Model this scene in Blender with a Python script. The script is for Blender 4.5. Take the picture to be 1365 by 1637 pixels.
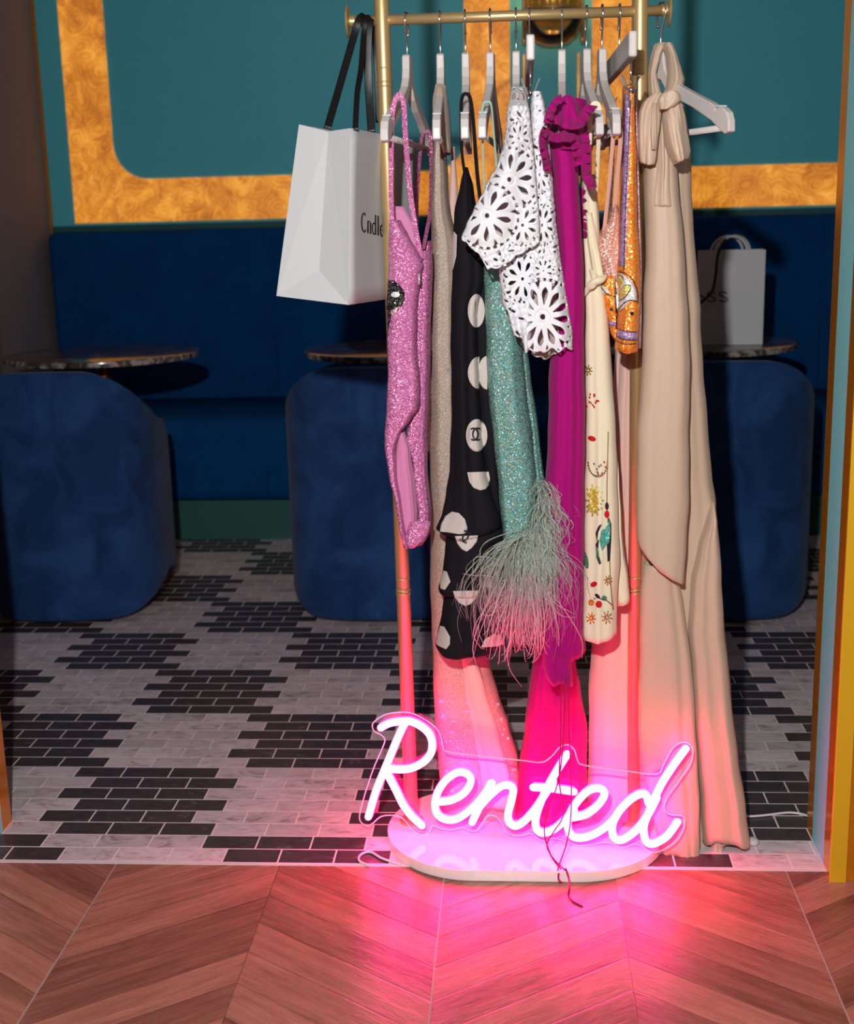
import bpy, bmesh, math, random
from mathutils import Vector, Matrix
from mathutils.bvhtree import BVHTree
random.seed(7)
for o in list(bpy.data.objects): bpy.data.objects.remove(o)
S = bpy.context.scene
COL = S.collection

# ------------------------------------------------------------------ camera, world, light, exposure
FPX, PITCH, YAW, ROLL = 2008.2, .2223, -.0709, -.0242
CAM = Vector((.918, -2.116, 1.0937)); CX, CY = 682.5, 818.5
_cp, _sp = math.cos(PITCH), math.sin(PITCH)
FW = Vector((math.sin(YAW)*_cp, math.cos(YAW)*_cp, -_sp))
_r = Vector((math.cos(YAW), -math.sin(YAW), 0)); _u = _r.cross(FW)
RT = _r*math.cos(ROLL) + _u*math.sin(ROLL)
UP = -_r*math.sin(ROLL) + _u*math.cos(ROLL)
cam_d = bpy.data.cameras.new('camera'); cam = bpy.data.objects.new('camera', cam_d); COL.objects.link(cam)
m = Matrix((RT, UP, -FW)).transposed().to_4x4(); m.translation = CAM
cam.matrix_world = m
cam_d.sensor_fit = 'HORIZONTAL'; cam_d.sensor_width = 24.0; cam_d.lens = FPX/1365*24.0
cam_d.dof.use_dof = True; cam_d.dof.focus_distance = 2.13; cam_d.dof.aperture_fstop = 4.0
cam_d.clip_start = .05
S.camera = cam
S.view_settings.view_transform = 'Standard'; S.view_settings.look = 'None'
S.view_settings.exposure = 0; S.view_settings.gamma = 1; S.view_settings.use_curve_mapping = False

W = bpy.data.worlds.new('world'); S.world = W; W.use_nodes = True
W.node_tree.nodes['Background'].inputs[0].default_value = (1.0, .80, .80, 1)
W.node_tree.nodes['Background'].inputs[1].default_value = .18

def lamp(name, typ, loc, energy, color, size=None, target=None):
    d = bpy.data.lights.new(name, typ); o = bpy.data.objects.new(name, d); COL.objects.link(o)
    o.location = loc; d.energy = energy; d.color = color
    if typ == 'POINT': d.shadow_soft_size = size
    if typ == 'AREA': d.size = size
    if target is not None:
        o.rotation_euler = (Vector(target)-Vector(loc)).to_track_quat('-Z', 'Y').to_euler()
    return o
flash = lamp('camera_flash', 'AREA', (.785, -2.11, 1.42), 42, (1, .985, .97), .032, (.9, .5, .75))

lamp('back_room_fill', 'AREA', (.7, 1.7, 2.85), 2.5, (1, .82, .80), 1.2, (.7, 1.7, 0))  # unseen fill light added to lift the dim back room

def ray(x, y): return (FW + RT*((x-CX)/FPX) - UP*((y-CY)/FPX))
def at(x, y, Y):
    d = ray(x, y); return CAM + d*((Y-CAM.y)/d.y)
def on_z(x, y, z):
    d = ray(x, y); return CAM + d*((z-CAM.z)/d.z)

# ------------------------------------------------------------------ materials
class N:
    """tiny node expression builder"""
    def __init__(s, name):
        s.m = bpy.data.materials.new(name); s.m.use_nodes = True; s.t = s.m.node_tree
        s.p = s.t.nodes['Principled BSDF']; s.l = s.t.links
        s.out = s.t.nodes['Material Output']
    def n(s, t, **kw):
        x = s.t.nodes.new(t)
        for k, v in kw.items(): setattr(x, k, v)
        return x
    def put(s, v, sock):
        if isinstance(v, bpy.types.NodeSocket): s.l.new(v, sock)
        elif v is not None: sock.default_value = v
    def M(s, op, a, b=None, c=None):
        x = s.n('ShaderNodeMath', operation=op)
        for i, v in enumerate((a, b, c)):
            if v is not None: s.put(v, x.inputs[i])
        return x.outputs[0]
    def V(s, op, a, b=None):
        x = s.n('ShaderNodeVectorMath', operation=op); s.put(a, x.inputs[0])
        if b is not None: s.put(b, x.inputs[3] if op == 'SCALE' else x.inputs[1])
        return x.outputs[0]
    def obj(s): return s.n('ShaderNodeTexCoord').outputs['Object']
    def geo(s): return s.n('ShaderNodeNewGeometry')
    def sep(s, v):
        x = s.n('ShaderNodeSeparateXYZ'); s.put(v, x.inputs[0]); return x.outputs
    def comb(s, a, b, c):
        x = s.n('ShaderNodeCombineXYZ')
        for i, v in enumerate((a, b, c)): s.put(v, x.inputs[i])
        return x.outputs[0]
    def noise(s, v, scale, detail=3, rough=.5, dist=0):
        x = s.n('ShaderNodeTexNoise'); s.put(v, x.inputs['Vector']); x.inputs['Scale'].default_value = scale
        x.inputs['Detail'].default_value = detail; x.inputs['Roughness'].default_value = rough; x.inputs['Distortion'].default_value = dist
        return x.outputs['Fac'], x.outputs['Color']
    def mix(s, f, a, b):
        x = s.n('ShaderNodeMix', data_type='RGBA'); s.put(f, x.inputs['Factor'])
        s.put(a if isinstance(a, bpy.types.NodeSocket) else (*a, 1), x.inputs['A']); s.put(b if isinstance(b, bpy.types.NodeSocket) else (*b, 1), x.inputs['B'])
        return x.outputs['Result']
    def ramp(s, f, stops):
        x = s.n('ShaderNodeValToRGB'); s.put(f, x.inputs[0]); e = x.color_ramp.elements
        while len(e) < len(stops): e.new(.5)
        for i, (p, c) in enumerate(stops): e[i].position = p; e[i].color = (*c, 1) if len(c) == 3 else c
        return x.outputs[0]
    def bump(s, h, strength=.3, dist=.002):
        x = s.n('ShaderNodeBump'); s.put(h, x.inputs['Height']); x.inputs['Strength'].default_value = strength; x.inputs['Distance'].default_value = dist
        s.l.new(x.outputs[0], s.p.inputs['Normal'])
    def P(s, **kw):
        for k, v in kw.items():
            k = {'base': 'Base Color', 'rough': 'Roughness', 'metal': 'Metallic', 'spec': 'Specular IOR Level', 'sheen': 'Sheen Weight',
                 'sheenr': 'Sheen Roughness', 'coat': 'Coat Weight', 'em': 'Emission Color', 'ems': 'Emission Strength', 'trans': 'Transmission Weight', 'alpha': 'Alpha',
                 'sss': 'Subsurface Weight', 'aniso': 'Anisotropic'}[k]
            if isinstance(v, tuple) and len(v) == 3: v = (*v, 1)
            s.put(v, s.p.inputs[k])
        return s.m

def srgb(r, g, b):
    f = lambda c: (c/255/12.92) if c/255 <= .04045 else ((c/255+.055)/1.055)**2.4
    return (f(r), f(g), f(b))

def plain(name, c, rough=.5, metal=0., bump=0, bscale=200, var=.0, **kw):
    n = N(name); o = n.obj(); f, _ = n.noise(o, bscale, 3)
    if var:
        g, _ = n.noise(o, 9, 4)
        c2 = tuple(x*(1-var) for x in c); c3 = tuple(min(1, x*(1+var)) for x in c)
        base = n.mix(g, c2, c3)
    else: base = c
    n.P(base=base, rough=rough, metal=metal, **kw)
    if bump: n.bump(f, bump, .001)
    return n.m

def fabric(name, c, rough=.8, sheen=.1, weave=900, bump=.15, fold=0.0, coat=0, sat=0.0, spec=.2):
    """woven cloth: fine thread bump, plus soft crumple bump"""
    n = N(name); o = n.obj()
    w, _ = n.noise(n.V('MULTIPLY', o, (1, 1, .35)), weave, 2)
    g, _ = n.noise(n.V('MULTIPLY', o, (1, 1, .18)), 34, 3, .55, .4)
    base = n.mix(w, tuple(x*.9 for x in c), tuple(min(1, x*1.08) for x in c))
    n.P(base=base, rough=rough, sheen=sheen, spec=spec)
    b1 = n.n('ShaderNodeBump'); n.put(w, b1.inputs['Height']); b1.inputs['Strength'].default_value = bump; b1.inputs['Distance'].default_value = .0006
    if fold:
        b2 = n.n('ShaderNodeBump'); n.put(g, b2.inputs['Height']); b2.inputs['Strength'].default_value = fold; b2.inputs['Distance'].default_value = .01
        n.l.new(b1.outputs[0], b2.inputs['Normal']); n.l.new(b2.outputs[0], n.p.inputs['Normal'])
    else: n.l.new(b1.outputs[0], n.p.inputs['Normal'])
    return n.m

def glitter(name, cols, cell=700, spread=.9, rough=.25, metal=.75, mixs=(.0, .5, 1)):
    """small sequins, each flake with its own tilt and tint"""
    n = N(name); o = n.obj()
    v = n.n('ShaderNodeTexVoronoi'); n.put(o, v.inputs['Vector']); v.inputs['Scale'].default_value = cell
    rc = v.outputs['Color']
    tilt = n.V('SCALE', n.V('SUBTRACT', rc, (.5, .5, .5)), spread)
    nn = n.V('NORMALIZE', n.V('ADD', n.geo().outputs['Normal'], tilt))
    sx = n.sep(rc)
    base = n.ramp(sx[0], list(zip(mixs, cols)))
    n.P(base=base, rough=rough, metal=metal)
    n.l.new(nn, n.p.inputs['Normal'])
    return n.m

M = {}
M['gold'] = plain('brushed_gold', (.60, .43, .20), .40, .62, .05, 500)
M['gold_trim'] = plain('polished_gold_trim', (.85, .50, .02), .35, .35)
M['gold_edge'] = plain('gold_trim_side', (.75, .27, .015), .22, .55)
M['chrome'] = plain('chrome', (.75, .75, .78), .12, 1.0)
M['hanger'] = fabric('painted_wood_white', (.60, .56, .54), .38, 0, 260, .05, spec=.4)
M['base'] = plain('white_lacquer_base', (.82, .76, .76), .12, 0, coat=.6)
M['paper'] = plain('white_paper', (.55, .565, .58), .65, 0, .06, 60)
M['ink'] = plain('black_ink', (.01, .01, .012), .5)
M['ribbon'] = fabric('black_satin_ribbon', (.004, .004, .005), .38, 0, 800, .1, .1, spec=.35)
M['blush_gown'] = fabric('champagne_satin', (.55, .41, .30), .5, .1, 900, .1, .10, spec=.4)
M['peach'] = fabric('peach_chiffon', (.72, .47, .40), .7, .2, 900, .1, .05)
M['black_silk'] = fabric('black_crepe', (.009, .008, .011), .8, .0, 900, .15, 0, spec=.12)
M['dot'] = fabric('cream_print', (.56, .50, .46), .7, .1, 900, .1)
M['magenta'] = fabric('magenta_chiffon', (.36, .0, .155), .8, .05, 800, .15, .10)
M['cream'] = fabric('cream_crepe', (.80, .72, .52), .75, .1, 800, .1, .10)
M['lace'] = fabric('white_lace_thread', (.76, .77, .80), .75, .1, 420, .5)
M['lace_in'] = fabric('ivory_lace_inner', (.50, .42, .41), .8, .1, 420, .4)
M['pink_lining'] = fabric('pink_lining', (.62, .22, .42), .6, .2, 900, .1, .08)
M['nude'] = fabric('nude_mesh', (.50, .36, .27), .6, .2, 900, .2, .1)
M['blush_strap'] = fabric('blush_crepe', (.66, .36, .27), .7, .1, 900, .2)
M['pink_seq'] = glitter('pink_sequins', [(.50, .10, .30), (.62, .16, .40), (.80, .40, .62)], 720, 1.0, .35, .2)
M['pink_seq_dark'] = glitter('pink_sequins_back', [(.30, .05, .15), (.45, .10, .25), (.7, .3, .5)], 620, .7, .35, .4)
M['teal_seq'] = glitter('holographic_teal', [(.06, .34, .25), (.12, .48, .42), (.25, .34, .50), (.42, .42, .22), (.25, .58, .45)], 820, 1.3, .35, .25, (0, .35, .6, .8, 1))
M['nude_seq'] = glitter('nude_sequin_mesh', [(.34, .25, .19), (.40, .30, .23), (.60, .52, .46)], 900, .35, .6, .05)
M['blush_seq'] = glitter('blush_glitter', [(.50, .22, .17), (.68, .36, .29), (.9, .6, .5)], 650, .7, .35, .35)
M['brown_seq'] = glitter('mauve_glitter', [(.10, .05, .06), (.2, .10, .11), (.5, .35, .35)], 700, .8, .35, .5)
M['orange_seq'] = glitter('orange_sequins', [(.75, .16, .01), (.9, .25, .02), (1, .45, .10)], 480, .6, .3, .35)
M['lilac_seq'] = glitter('lilac_sequins', [(.30, .17, .42), (.45, .28, .55), (.7, .5, .8)], 560, .6, .35, .35)
M['rose_seq'] = glitter('rose_sequins', [(.40, .17, .20), (.55, .30, .33), (.8, .6, .6)], 560, .6, .35, .35)
M['yellow_seq'] = glitter('yellow_beads', [(.62, .42, .03), (.80, .58, .06), (.95, .85, .35)], 480, .6, .35, .3)
M['white_seq'] = glitter('white_beads', [(.62, .60, .60), (.75, .75, .76), (.95, .95, .95)], 480, .5, .35, .2)
M['black_seq'] = glitter('black_sequins', [(.006, .006, .008), (.02, .02, .02), (.2, .2, .2)], 480, .9, .3, .5)
M['green_bead'] = glitter('green_beads', [(.03, .18, .10), (.07, .35, .18), (.3, .6, .4)], 560, .7, .35, .4)
M['turq_bead'] = glitter('turquoise_beads', [(.03, .35, .28), (.08, .55, .42), (.4, .8, .7)], 560, .7, .35, .4)
M['red_bead'] = plain('red_beads', (.55, .01, .015), .25, 0, .4, 900)
M['bronze_bead'] = plain('bronze_beads', (.45, .26, .10), .35, .4, .4, 900)
M['dark_bead'] = plain('dark_beads', (.03, .02, .03), .35, .3, .4, 900)
M['paillette'] = plain('pearl_paillette', (.85, .82, .82), .15, .6)
n = N('ostrich_feather'); z = n.sep(n.geo().outputs['Position'])[2]
fz, _ = n.noise(n.geo().outputs['Position'], 30, 2)
t_ = n.M('ADD', n.M('MULTIPLY', n.M('SUBTRACT', .548, z), 8.0), n.M('MULTIPLY', n.M('SUBTRACT', fz, .5), .8)); t_ = n.M('MINIMUM', n.M('MAXIMUM', t_, 0.0), 1.0)
n.P(base=n.mix(t_, (.43, .50, .42), (.86, .30, .46)), rough=.8, sheen=.2); M['feather'] = n.m
M['cord'] = fabric('magenta_cord', (.30, .0, .10), .7, .1, 900, .1)
M['cable'] = plain('clear_cable', (.75, .68, .70), .25)
M['blue_velvet'] = None
def velvet(name, a, b, sh=.08):
    n = N(name); o = n.obj(); f, _ = n.noise(o, 7, 5, .6, .8); g, _ = n.noise(o, 500, 2)
    n.P(base=n.mix(n.ramp(f, [(.35, (0, 0, 0)), (.65, (1, 1, 1))]), a, b), rough=.9, sheen=sh, sheenr=.5, spec=.04); n.bump(g, .15, .001); return n.m
M['blue_velvet'] = velvet('blue_velvet', (.010, .036, .115), (.020, .072, .21))
M['banq'] = velvet('navy_velvet_banquette', (.003, .050, .18), (.004, .065, .22), 0)
M['plinth'] = plain('dark_green_plinth', (.010, .105, .085), .6)
M['teal_wall'] = plain('teal_wall_paint', (.085, .55, .68), .6, 0, .1, 300, .04)
M['teal_ledge'] = plain('dark_teal_ledge', (.010, .10, .11), .6)
M['side_wall'] = plain('mauve_grey_wall', (.24, .20, .21), .75, 0, .1, 200)
M['jamb_blue'] = plain('blue_green_jamb_paint', (.25, .72, .78), .5, 0, .08, 250)
M['navy_wall'] = plain('navy_wall_paint', (.02, .04, .09), .5)
M['ceil'] = plain('ceiling_paint', (.06, .08, .09), .8)
M['bronze'] = plain('dark_bronze', (.30, .11, .06), .28, .9)

# backlit onyx
n = N('backlit_onyx'); o = n.obj()
f, _ = n.noise(o, 5.5, 5, .6, 1.8)
wv = n.n('ShaderNodeTexVoronoi'); n.put(n.V('ADD', o, n.V('SCALE', n.noise(o, 6, 2)[1], .10)), wv.inputs['Vector']); wv.inputs['Scale'].default_value = 13
rings = n.M('FRACT', n.M('MULTIPLY', wv.outputs['Distance'], 5.5))
ringm = n.M('MULTIPLY', n.M('SMOOTH_MIN', rings, n.M('SUBTRACT', 1.0, rings), .1), .55)
ff = n.M('ADD', n.M('MULTIPLY', f, .85), n.M('MULTIPLY', ringm, .45))
c = n.ramp(ff, [(.30, (.36, .10, .012)), (.48, (.66, .22, .022)), (.62, (.88, .36, .045)), (.85, (1.0, .58, .14))])
n.P(base=(.25, .1, .02), rough=.5, em=c, ems=.92); M['onyx'] = n.m
# marble table
n = N('dark_marble'); o = n.obj(); f, _ = n.noise(o, 14, 6, .65, 1.5)
n.P(base=n.ramp(f, [(.4, (.035, .022, .022)), (.55, (.07, .045, .042)), (.62, (.35, .28, .26)), (.67, (.07, .05, .045))]), rough=.12); M['marble'] = n.m
n = N('veined_marble_edge'); o = n.obj(); f, _ = n.noise(o, 22, 6, .65, 1.2)
n.P(base=n.ramp(f, [(.38, (.03, .02, .02)), (.5, (.14, .12, .10)), (.62, (.45, .40, .36)), (.7, (.12, .09, .08))]), rough=.15); M['marble_edge'] = n.m

# mosaic floor: 10 x 5 cm bricks in checkered blocks of 3 x 6
n = N('brick_marble_mosaic'); o = n.geo().outputs['Position']; x, y, z = n.sep(o)
ry = n.M('DIVIDE', y, .05); row = n.M('FLOOR', ry); fy = n.M('FRACT', ry)
par = n.M('FLOORED_MODULO', row, 2.0)
sh = n.M('ADD', n.M('MULTIPLY', n.M('SUBTRACT', 1.0, par), .5), n.M('MULTIPLY', n.M('LESS_THAN', row, -.5), .43))
xx = n.M('SUBTRACT', n.M('DIVIDE', x, .1), sh); fx = n.M('FRACT', xx); col = n.M('FLOOR', xx)
dark = n.M('FLOORED_MODULO', n.M('ADD', n.M('FLOOR', n.M('DIVIDE', n.M('ADD', col, .01), 3.0)), n.M('FLOOR', n.M('DIVIDE', n.M('ADD', row, .01), 6.0))), 2.0)
gx = n.M('MULTIPLY', n.M('MINIMUM', fx, n.M('SUBTRACT', 1.0, fx)), .1)
gy = n.M('MULTIPLY', n.M('MINIMUM', fy, n.M('SUBTRACT', 1.0, fy)), .05)
gd = n.M('MINIMUM', gx, gy); grout = n.M('LESS_THAN', gd, .0015)
wn = n.n('ShaderNodeTexWhiteNoise'); n.put(n.comb(col, row, 0.0), wn.inputs['Vector'])
off = n.V('ADD', n.V('MULTIPLY', o, (1, 1.9, 1)), n.V('SCALE', wn.outputs['Color'], 20.0))
f, _ = n.noise(off, 16, 6, .62, 2.2); f2, _ = n.noise(off, 7, 3, .5, 1.0)
light = n.ramp(n.M('ADD', n.M('MULTIPLY', f, .7), n.M('MULTIPLY', f2, .3)), [(.36, (.36, .29, .32)), (.46, (.62, .53, .56)), (.62, (.76, .67, .70)), (.75, (.86, .78, .80))])
lt = n.M('ADD', .85, n.M('MULTIPLY', wn.outputs['Value'], .25))
lightc = n.mix(0.0, light, light); lightv = n.V('SCALE', light, lt)
dk = n.ramp(f, [(.3, (.045, .034, .036)), (.64, (.075, .060, .063)), (.72, (.20, .17, .18))])
# dark flag: blocks with even sum are dark
tile = n.mix(dark, dk, lightv)
base = n.mix(grout, tile, (.85, .72, .72))
n.P(base=base, rough=n.M('ADD', .27, n.M('MULTIPLY', grout, .5)), spec=.45)
bb = n.M('SUBTRACT', n.M('MULTIPLY', n.M('MINIMUM', gd, .0022), 400.0), n.M('MULTIPLY', f2, .25)); n.bump(bb, .3, .0012)
M['mosaic'] = n.m

# chevron wood floor
n = N('chevron_wood_tile'); o = n.geo().outputs['Position']; x, y, z = n.sep(o)
CW, X0, TA = .2935, .205, math.tan(math.radians(35))
cx = n.M('DIVIDE', n.M('SUBTRACT', x, X0), CW); k = n.M('FLOOR', cx); fx = n.M('FRACT', cx)
odd = n.M('FLOORED_MODULO', k, 2.0); sg = n.M('SUBTRACT', n.M('MULTIPLY', odd, 2.0), 1.0)   # -1 even: planks rise to the right
dx = n.M('MULTIPLY', n.M('SUBTRACT', fx, odd), CW)   # even: from left ridge, odd: from right ridge (negative)
v = n.M('DIVIDE', n.M('ADD', y, n.M('MULTIPLY', sg, n.M('MULTIPLY', dx, TA))), .0835)
pl = n.M('FLOOR', v); fv = n.M('FRACT', v)
ca, sa = math.cos(math.radians(35)), math.sin(math.radians(35))
along = n.M('SUBTRACT', n.M('MULTIPLY', x, ca), n.M('MULTIPLY', n.M('MULTIPLY', y, sa), sg))
across = n.M('ADD', n.M('MULTIPLY', n.M('MULTIPLY', x, sa), sg), n.M('MULTIPLY', y, ca))
wn = n.n('ShaderNodeTexWhiteNoise'); n.put(n.comb(k, pl, 3.0), wn.inputs['Vector'])
gv = n.V('ADD', n.comb(n.M('MULTIPLY', along, 1.0), n.M('MULTIPLY', across, 14.0), 0.0), n.V('SCALE', wn.outputs['Color'], 11.0))
g1, _ = n.noise(gv, 3.4, 8, .68, .6)
gv2 = n.comb(n.M('MULTIPLY', along, 1.0), n.M('MULTIPLY', across, 30.0), 0.0); g2, _ = n.noise(gv2, 14, 4, .7)
g3, _ = n.noise(n.comb(along, n.M('MULTIPLY', across, 3.0), wn.outputs['Value']), 5, 4, .6, 1.0)
gg = n.M('ADD', n.M('ADD', n.M('MULTIPLY', g1, .45), n.M('MULTIPLY', g2, .25)), n.M('ADD', n.M('MULTIPLY', g3, .2), n.M('MULTIPLY', wn.outputs['Value'], .16)))
wood = n.ramp(gg, [(.34, (.13, .040, .028)), (.48, (.27, .100, .070)), (.60, (.42, .170, .118)), (.74, (.56, .26, .19))])
pe = n.M('MULTIPLY', n.M('MINIMUM', fv, n.M('SUBTRACT', 1.0, fv)), .0835*ca)
re = n.M('MULTIPLY', n.M('MINIMUM', fx, n.M('SUBTRACT', 1.0, fx)), CW)
# pale grout on every second ridge
e2 = n.M('FRACT', n.M('DIVIDE', n.M('ADD', n.M('SUBTRACT', x, X0), .0), 2*CW)); gr = n.M('LESS_THAN', n.M('MULTIPLY', n.M('MINIMUM', e2, n.M('SUBTRACT', 1.0, e2)), 2*CW), .0014)
groove = n.M('LESS_THAN', n.M('MINIMUM', pe, re), .0008)
base = n.mix(n.M('MULTIPLY', groove, .45), wood, (.05, .02, .015)); base = n.mix(gr, base, (.42, .30, .27))
n.P(base=base, rough=n.M('ADD', .20, n.M('MULTIPLY', g2, .14)), spec=.5)
n.bump(n.M('ADD', n.M('MULTIPLY', n.M('MINIMUM', n.M('MINIMUM', pe, re), .002), 330.0), n.M('ADD', n.M('MULTIPLY', g2, .5), n.M('ADD', n.M('MULTIPLY', g1, .6), n.M('MULTIPLY', n.noise(n.comb(n.M('MULTIPLY', along, 22.0), n.M('MULTIPLY', across, 60.0), 0.0), 1.0, 3, .6, 1.2)[0], 1.1)))), .42, .0016)
M['wood'] = n.m

# neon and acrylic
n = N('neon_tube'); n.P(base=(1, .5, .7), em=(1.0, .030, .25), ems=34.0); M['neon'] = n.m
n = N('neon_halo_housing'); n.P(base=(1, .35, .6), rough=.4, em=(1.0, .002, .15), ems=46.0); M['neon_side'] = n.m  # housing made to glow, for the pink halo and the floor behind
n = N('clear_acrylic'); n.t.nodes.remove(n.p)
tr = n.n('ShaderNodeBsdfTransparent'); gl = n.n('ShaderNodeBsdfGlossy'); gl.inputs['Roughness'].default_value = .04
fr = n.n('ShaderNodeFresnel'); fr.inputs[0].default_value = 1.35; ms = n.n('ShaderNodeMixShader')
n.l.new(n.M('MULTIPLY', fr.outputs[0], .5), ms.inputs[0]); n.l.new(tr.outputs[0], ms.inputs[1]); n.l.new(gl.outputs[0], ms.inputs[2]); n.l.new(ms.outputs[0], n.out.inputs[0])
tr.inputs[0].default_value = (.97, .97, .97, 1); M['acrylic'] = n.m
n = N('acrylic_rim'); n.P(base=(.95, .9, .95), rough=.3); n.p.inputs['Transmission Weight'].default_value = .0; M['rim'] = n.m

n = N('smoked_glass_bowl'); n.t.nodes.remove(n.p); tr = n.n('ShaderNodeBsdfTransparent'); gl = n.n('ShaderNodeBsdfGlossy'); gl.inputs['Roughness'].default_value = .1
fr = n.n('ShaderNodeFresnel'); fr.inputs[0].default_value = 1.5; ms = n.n('ShaderNodeMixShader'); n.l.new(fr.outputs[0], ms.inputs[0]); n.l.new(tr.outputs[0], ms.inputs[1]); n.l.new(gl.outputs[0], ms.inputs[2]); n.l.new(ms.outputs[0], n.out.inputs[0])
tr.inputs[0].default_value = (.93, .95, .95, 1); M['smoke'] = n.m
n = N('warm_bulb'); n.P(base=(1, .8, .5), em=(1, .55, .18), ems=30.0); M['bulb'] = n.m
M['leaf_gold'] = plain('gilded_leaf', (.90, .48, .07), .3, .45)

# ------------------------------------------------------------------ mesh helpers
def link(name, bm, mat, parent=None, smooth=True, mods=None):
    me = bpy.data.meshes.new(name); bm.normal_update(); bm.to_mesh(me); bm.free()
    if smooth:
        for p in me.polygons: p.use_smooth = True
    me.materials.append(mat)
    o = bpy.data.objects.new(name, me); COL.objects.link(o)
    if parent is not None: o.parent = parent
    return o
def empty(name, loc=(0, 0, 0), rz=0):
    o = bpy.data.objects.new(name, None); COL.objects.link(o); o.location = loc; o.rotation_euler = (0, 0, rz); o.empty_display_size = .05; return o
def tag(o, label, cat, group=None, kind=None):
    if label: o['label'] = label
    if cat: o['category'] = cat
    if group: o['group'] = group
    if kind: o['kind'] = kind
    return o
def keep(child, parent):
    """parent without moving (parent not yet rotated)"""
    child.parent = parent; child.matrix_parent_inverse = (Matrix.Translation(parent.location) @ parent.rotation_euler.to_matrix().to_4x4()).inverted(); return child
def struct(o): o['kind'] = 'structure'; return o
def bm_box(bm, a, b, bev=0):
    vs = [bm.verts.new((x, y, z)) for x in (a[0], b[0]) for y in (a[1], b[1]) for z in (a[2], b[2])]
    fs = [(0, 1, 3, 2), (4, 6, 7, 5), (0, 4, 5, 1), (2, 3, 7, 6), (0, 2, 6, 4), (1, 5, 7, 3)]
    F = [bm.faces.new([vs[i] for i in f]) for f in fs]
    if bev:
        es = set(e for f in F for e in f.edges)
        bmesh.ops.bevel(bm, geom=list(es), offset=bev, segments=2, affect='EDGES', profile=.5)
    return F
def box(name, a, b, mat, parent=None, bev=0, smooth=False):
    bm = bmesh.new(); bm_box(bm, a, b, bev); bmesh.ops.recalc_face_normals(bm, faces=bm.faces); return link(name, bm, mat, parent, smooth)
def frames(pts):
    P = [Vector(p) for p in pts]; T = []
    for i in range(len(P)):
        a = P[max(i-1, 0)]; b = P[min(i+1, len(P)-1)]; d = (b-a); T.append(d.normalized() if d.length > 1e-9 else Vector((0, 0, 1)))
    up = Vector((0, 0, 1)) if abs(T[0].z) < .9 else Vector((0, 1, 0))
    nrm = T[0].cross(up).normalized(); out = []
    for t in T:
        nrm = (nrm - t*nrm.dot(t)); nrm = nrm.normalized() if nrm.length > 1e-6 else t.orthogonal().normalized()
        out.append((nrm, t.cross(nrm)))
    return P, out
def bm_tube(bm, pts, r, seg=10, cap=True, closed=False):
    P, fr = frames(pts); rs = r if isinstance(r, (list, tuple)) else [r]*len(P); rings = []
    for p, (a, b), q in zip(P, fr, rs):
        qa, qb = q if isinstance(q, tuple) else (q, q)
        rings.append([bm.verts.new(p + a*(qa*math.cos(2*math.pi*i/seg)) + b*(qb*math.sin(2*math.pi*i/seg))) for i in range(seg)])
    prs = list(zip(rings, rings[1:])) + ([(rings[-1], rings[0])] if closed else [])
    for r0, r1 in prs:
        for i in range(seg): bm.faces.new((r0[i], r0[(i+1) % seg], r1[(i+1) % seg], r1[i]))
    if cap and not closed: bm.faces.new(rings[0][::-1]); bm.faces.new(rings[-1])
def tube(name, pts, r, mat, parent=None, seg=10, **kw):
    bm = bmesh.new(); bm_tube(bm, pts, r, seg, **kw); bmesh.ops.recalc_face_normals(bm, faces=bm.faces); return link(name, bm, mat, parent)
def bm_lathe(bm, prof, c, seg=48, axis='Z'):
    rings = []
    for r, h in prof:
        ring = []
        for i in range(seg):
            a = 2*math.pi*i/seg; p = (r*math.cos(a), r*math.sin(a), h) if axis == 'Z' else (h, r*math.cos(a), r*math.sin(a))
            ring.append(bm.verts.new((c[0]+p[0], c[1]+p[1], c[2]+p[2])))
        rings.append(ring)
    for a, b in zip(rings, rings[1:]):
        for i in range(seg): bm.faces.new((a[i], a[(i+1) % seg], b[(i+1) % seg], b[i]))
    bm.faces.new(rings[0][::-1]); bm.faces.new(rings[-1])
def lathe(name, prof, c, mat, parent=None, seg=48, axis='Z'):
    bm = bmesh.new(); bm_lathe(bm, prof, c, seg, axis); bmesh.ops.recalc_face_normals(bm, faces=bm.faces)
    o = link(name, bm, mat, parent)
    e = o.modifiers.new('split', 'EDGE_SPLIT'); e.split_angle = math.radians(40); return o
def spl(pts, n=8, closed=False):
    """Catmull-Rom through 2D/3D points"""
    P = [Vector(p) for p in pts]; out = []; L = len(P)
    rng = range(L if closed else L-1)
    for i in rng:
        if closed: a, b, c, d = P[(i-1) % L], P[i], P[(i+1) % L], P[(i+2) % L]
        else: a, b, c, d = P[max(i-1, 0)], P[i], P[i+1], P[min(i+2, L-1)]
        for j in range(n):
            t = j/n; out.append(.5*((2*b)+(c-a)*t+(2*a-5*b+4*c-d)*t*t+(3*b-a-3*c+d)*t*t*t))
    if not closed: out.append(P[-1])
    return out
def extrude_poly(bm, pts, off):
    """pts: 3D loop, off: Vector thickness"""
    a = [bm.verts.new(Vector(p)) for p in pts]; b = [bm.verts.new(Vector(p)+off) for p in pts]
    bm.faces.new(a); bm.faces.new(b[::-1])
    for i in range(len(a)): bm.faces.new((a[i], b[i], b[(i+1) % len(a)], a[(i+1) % len(a)]))

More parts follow.
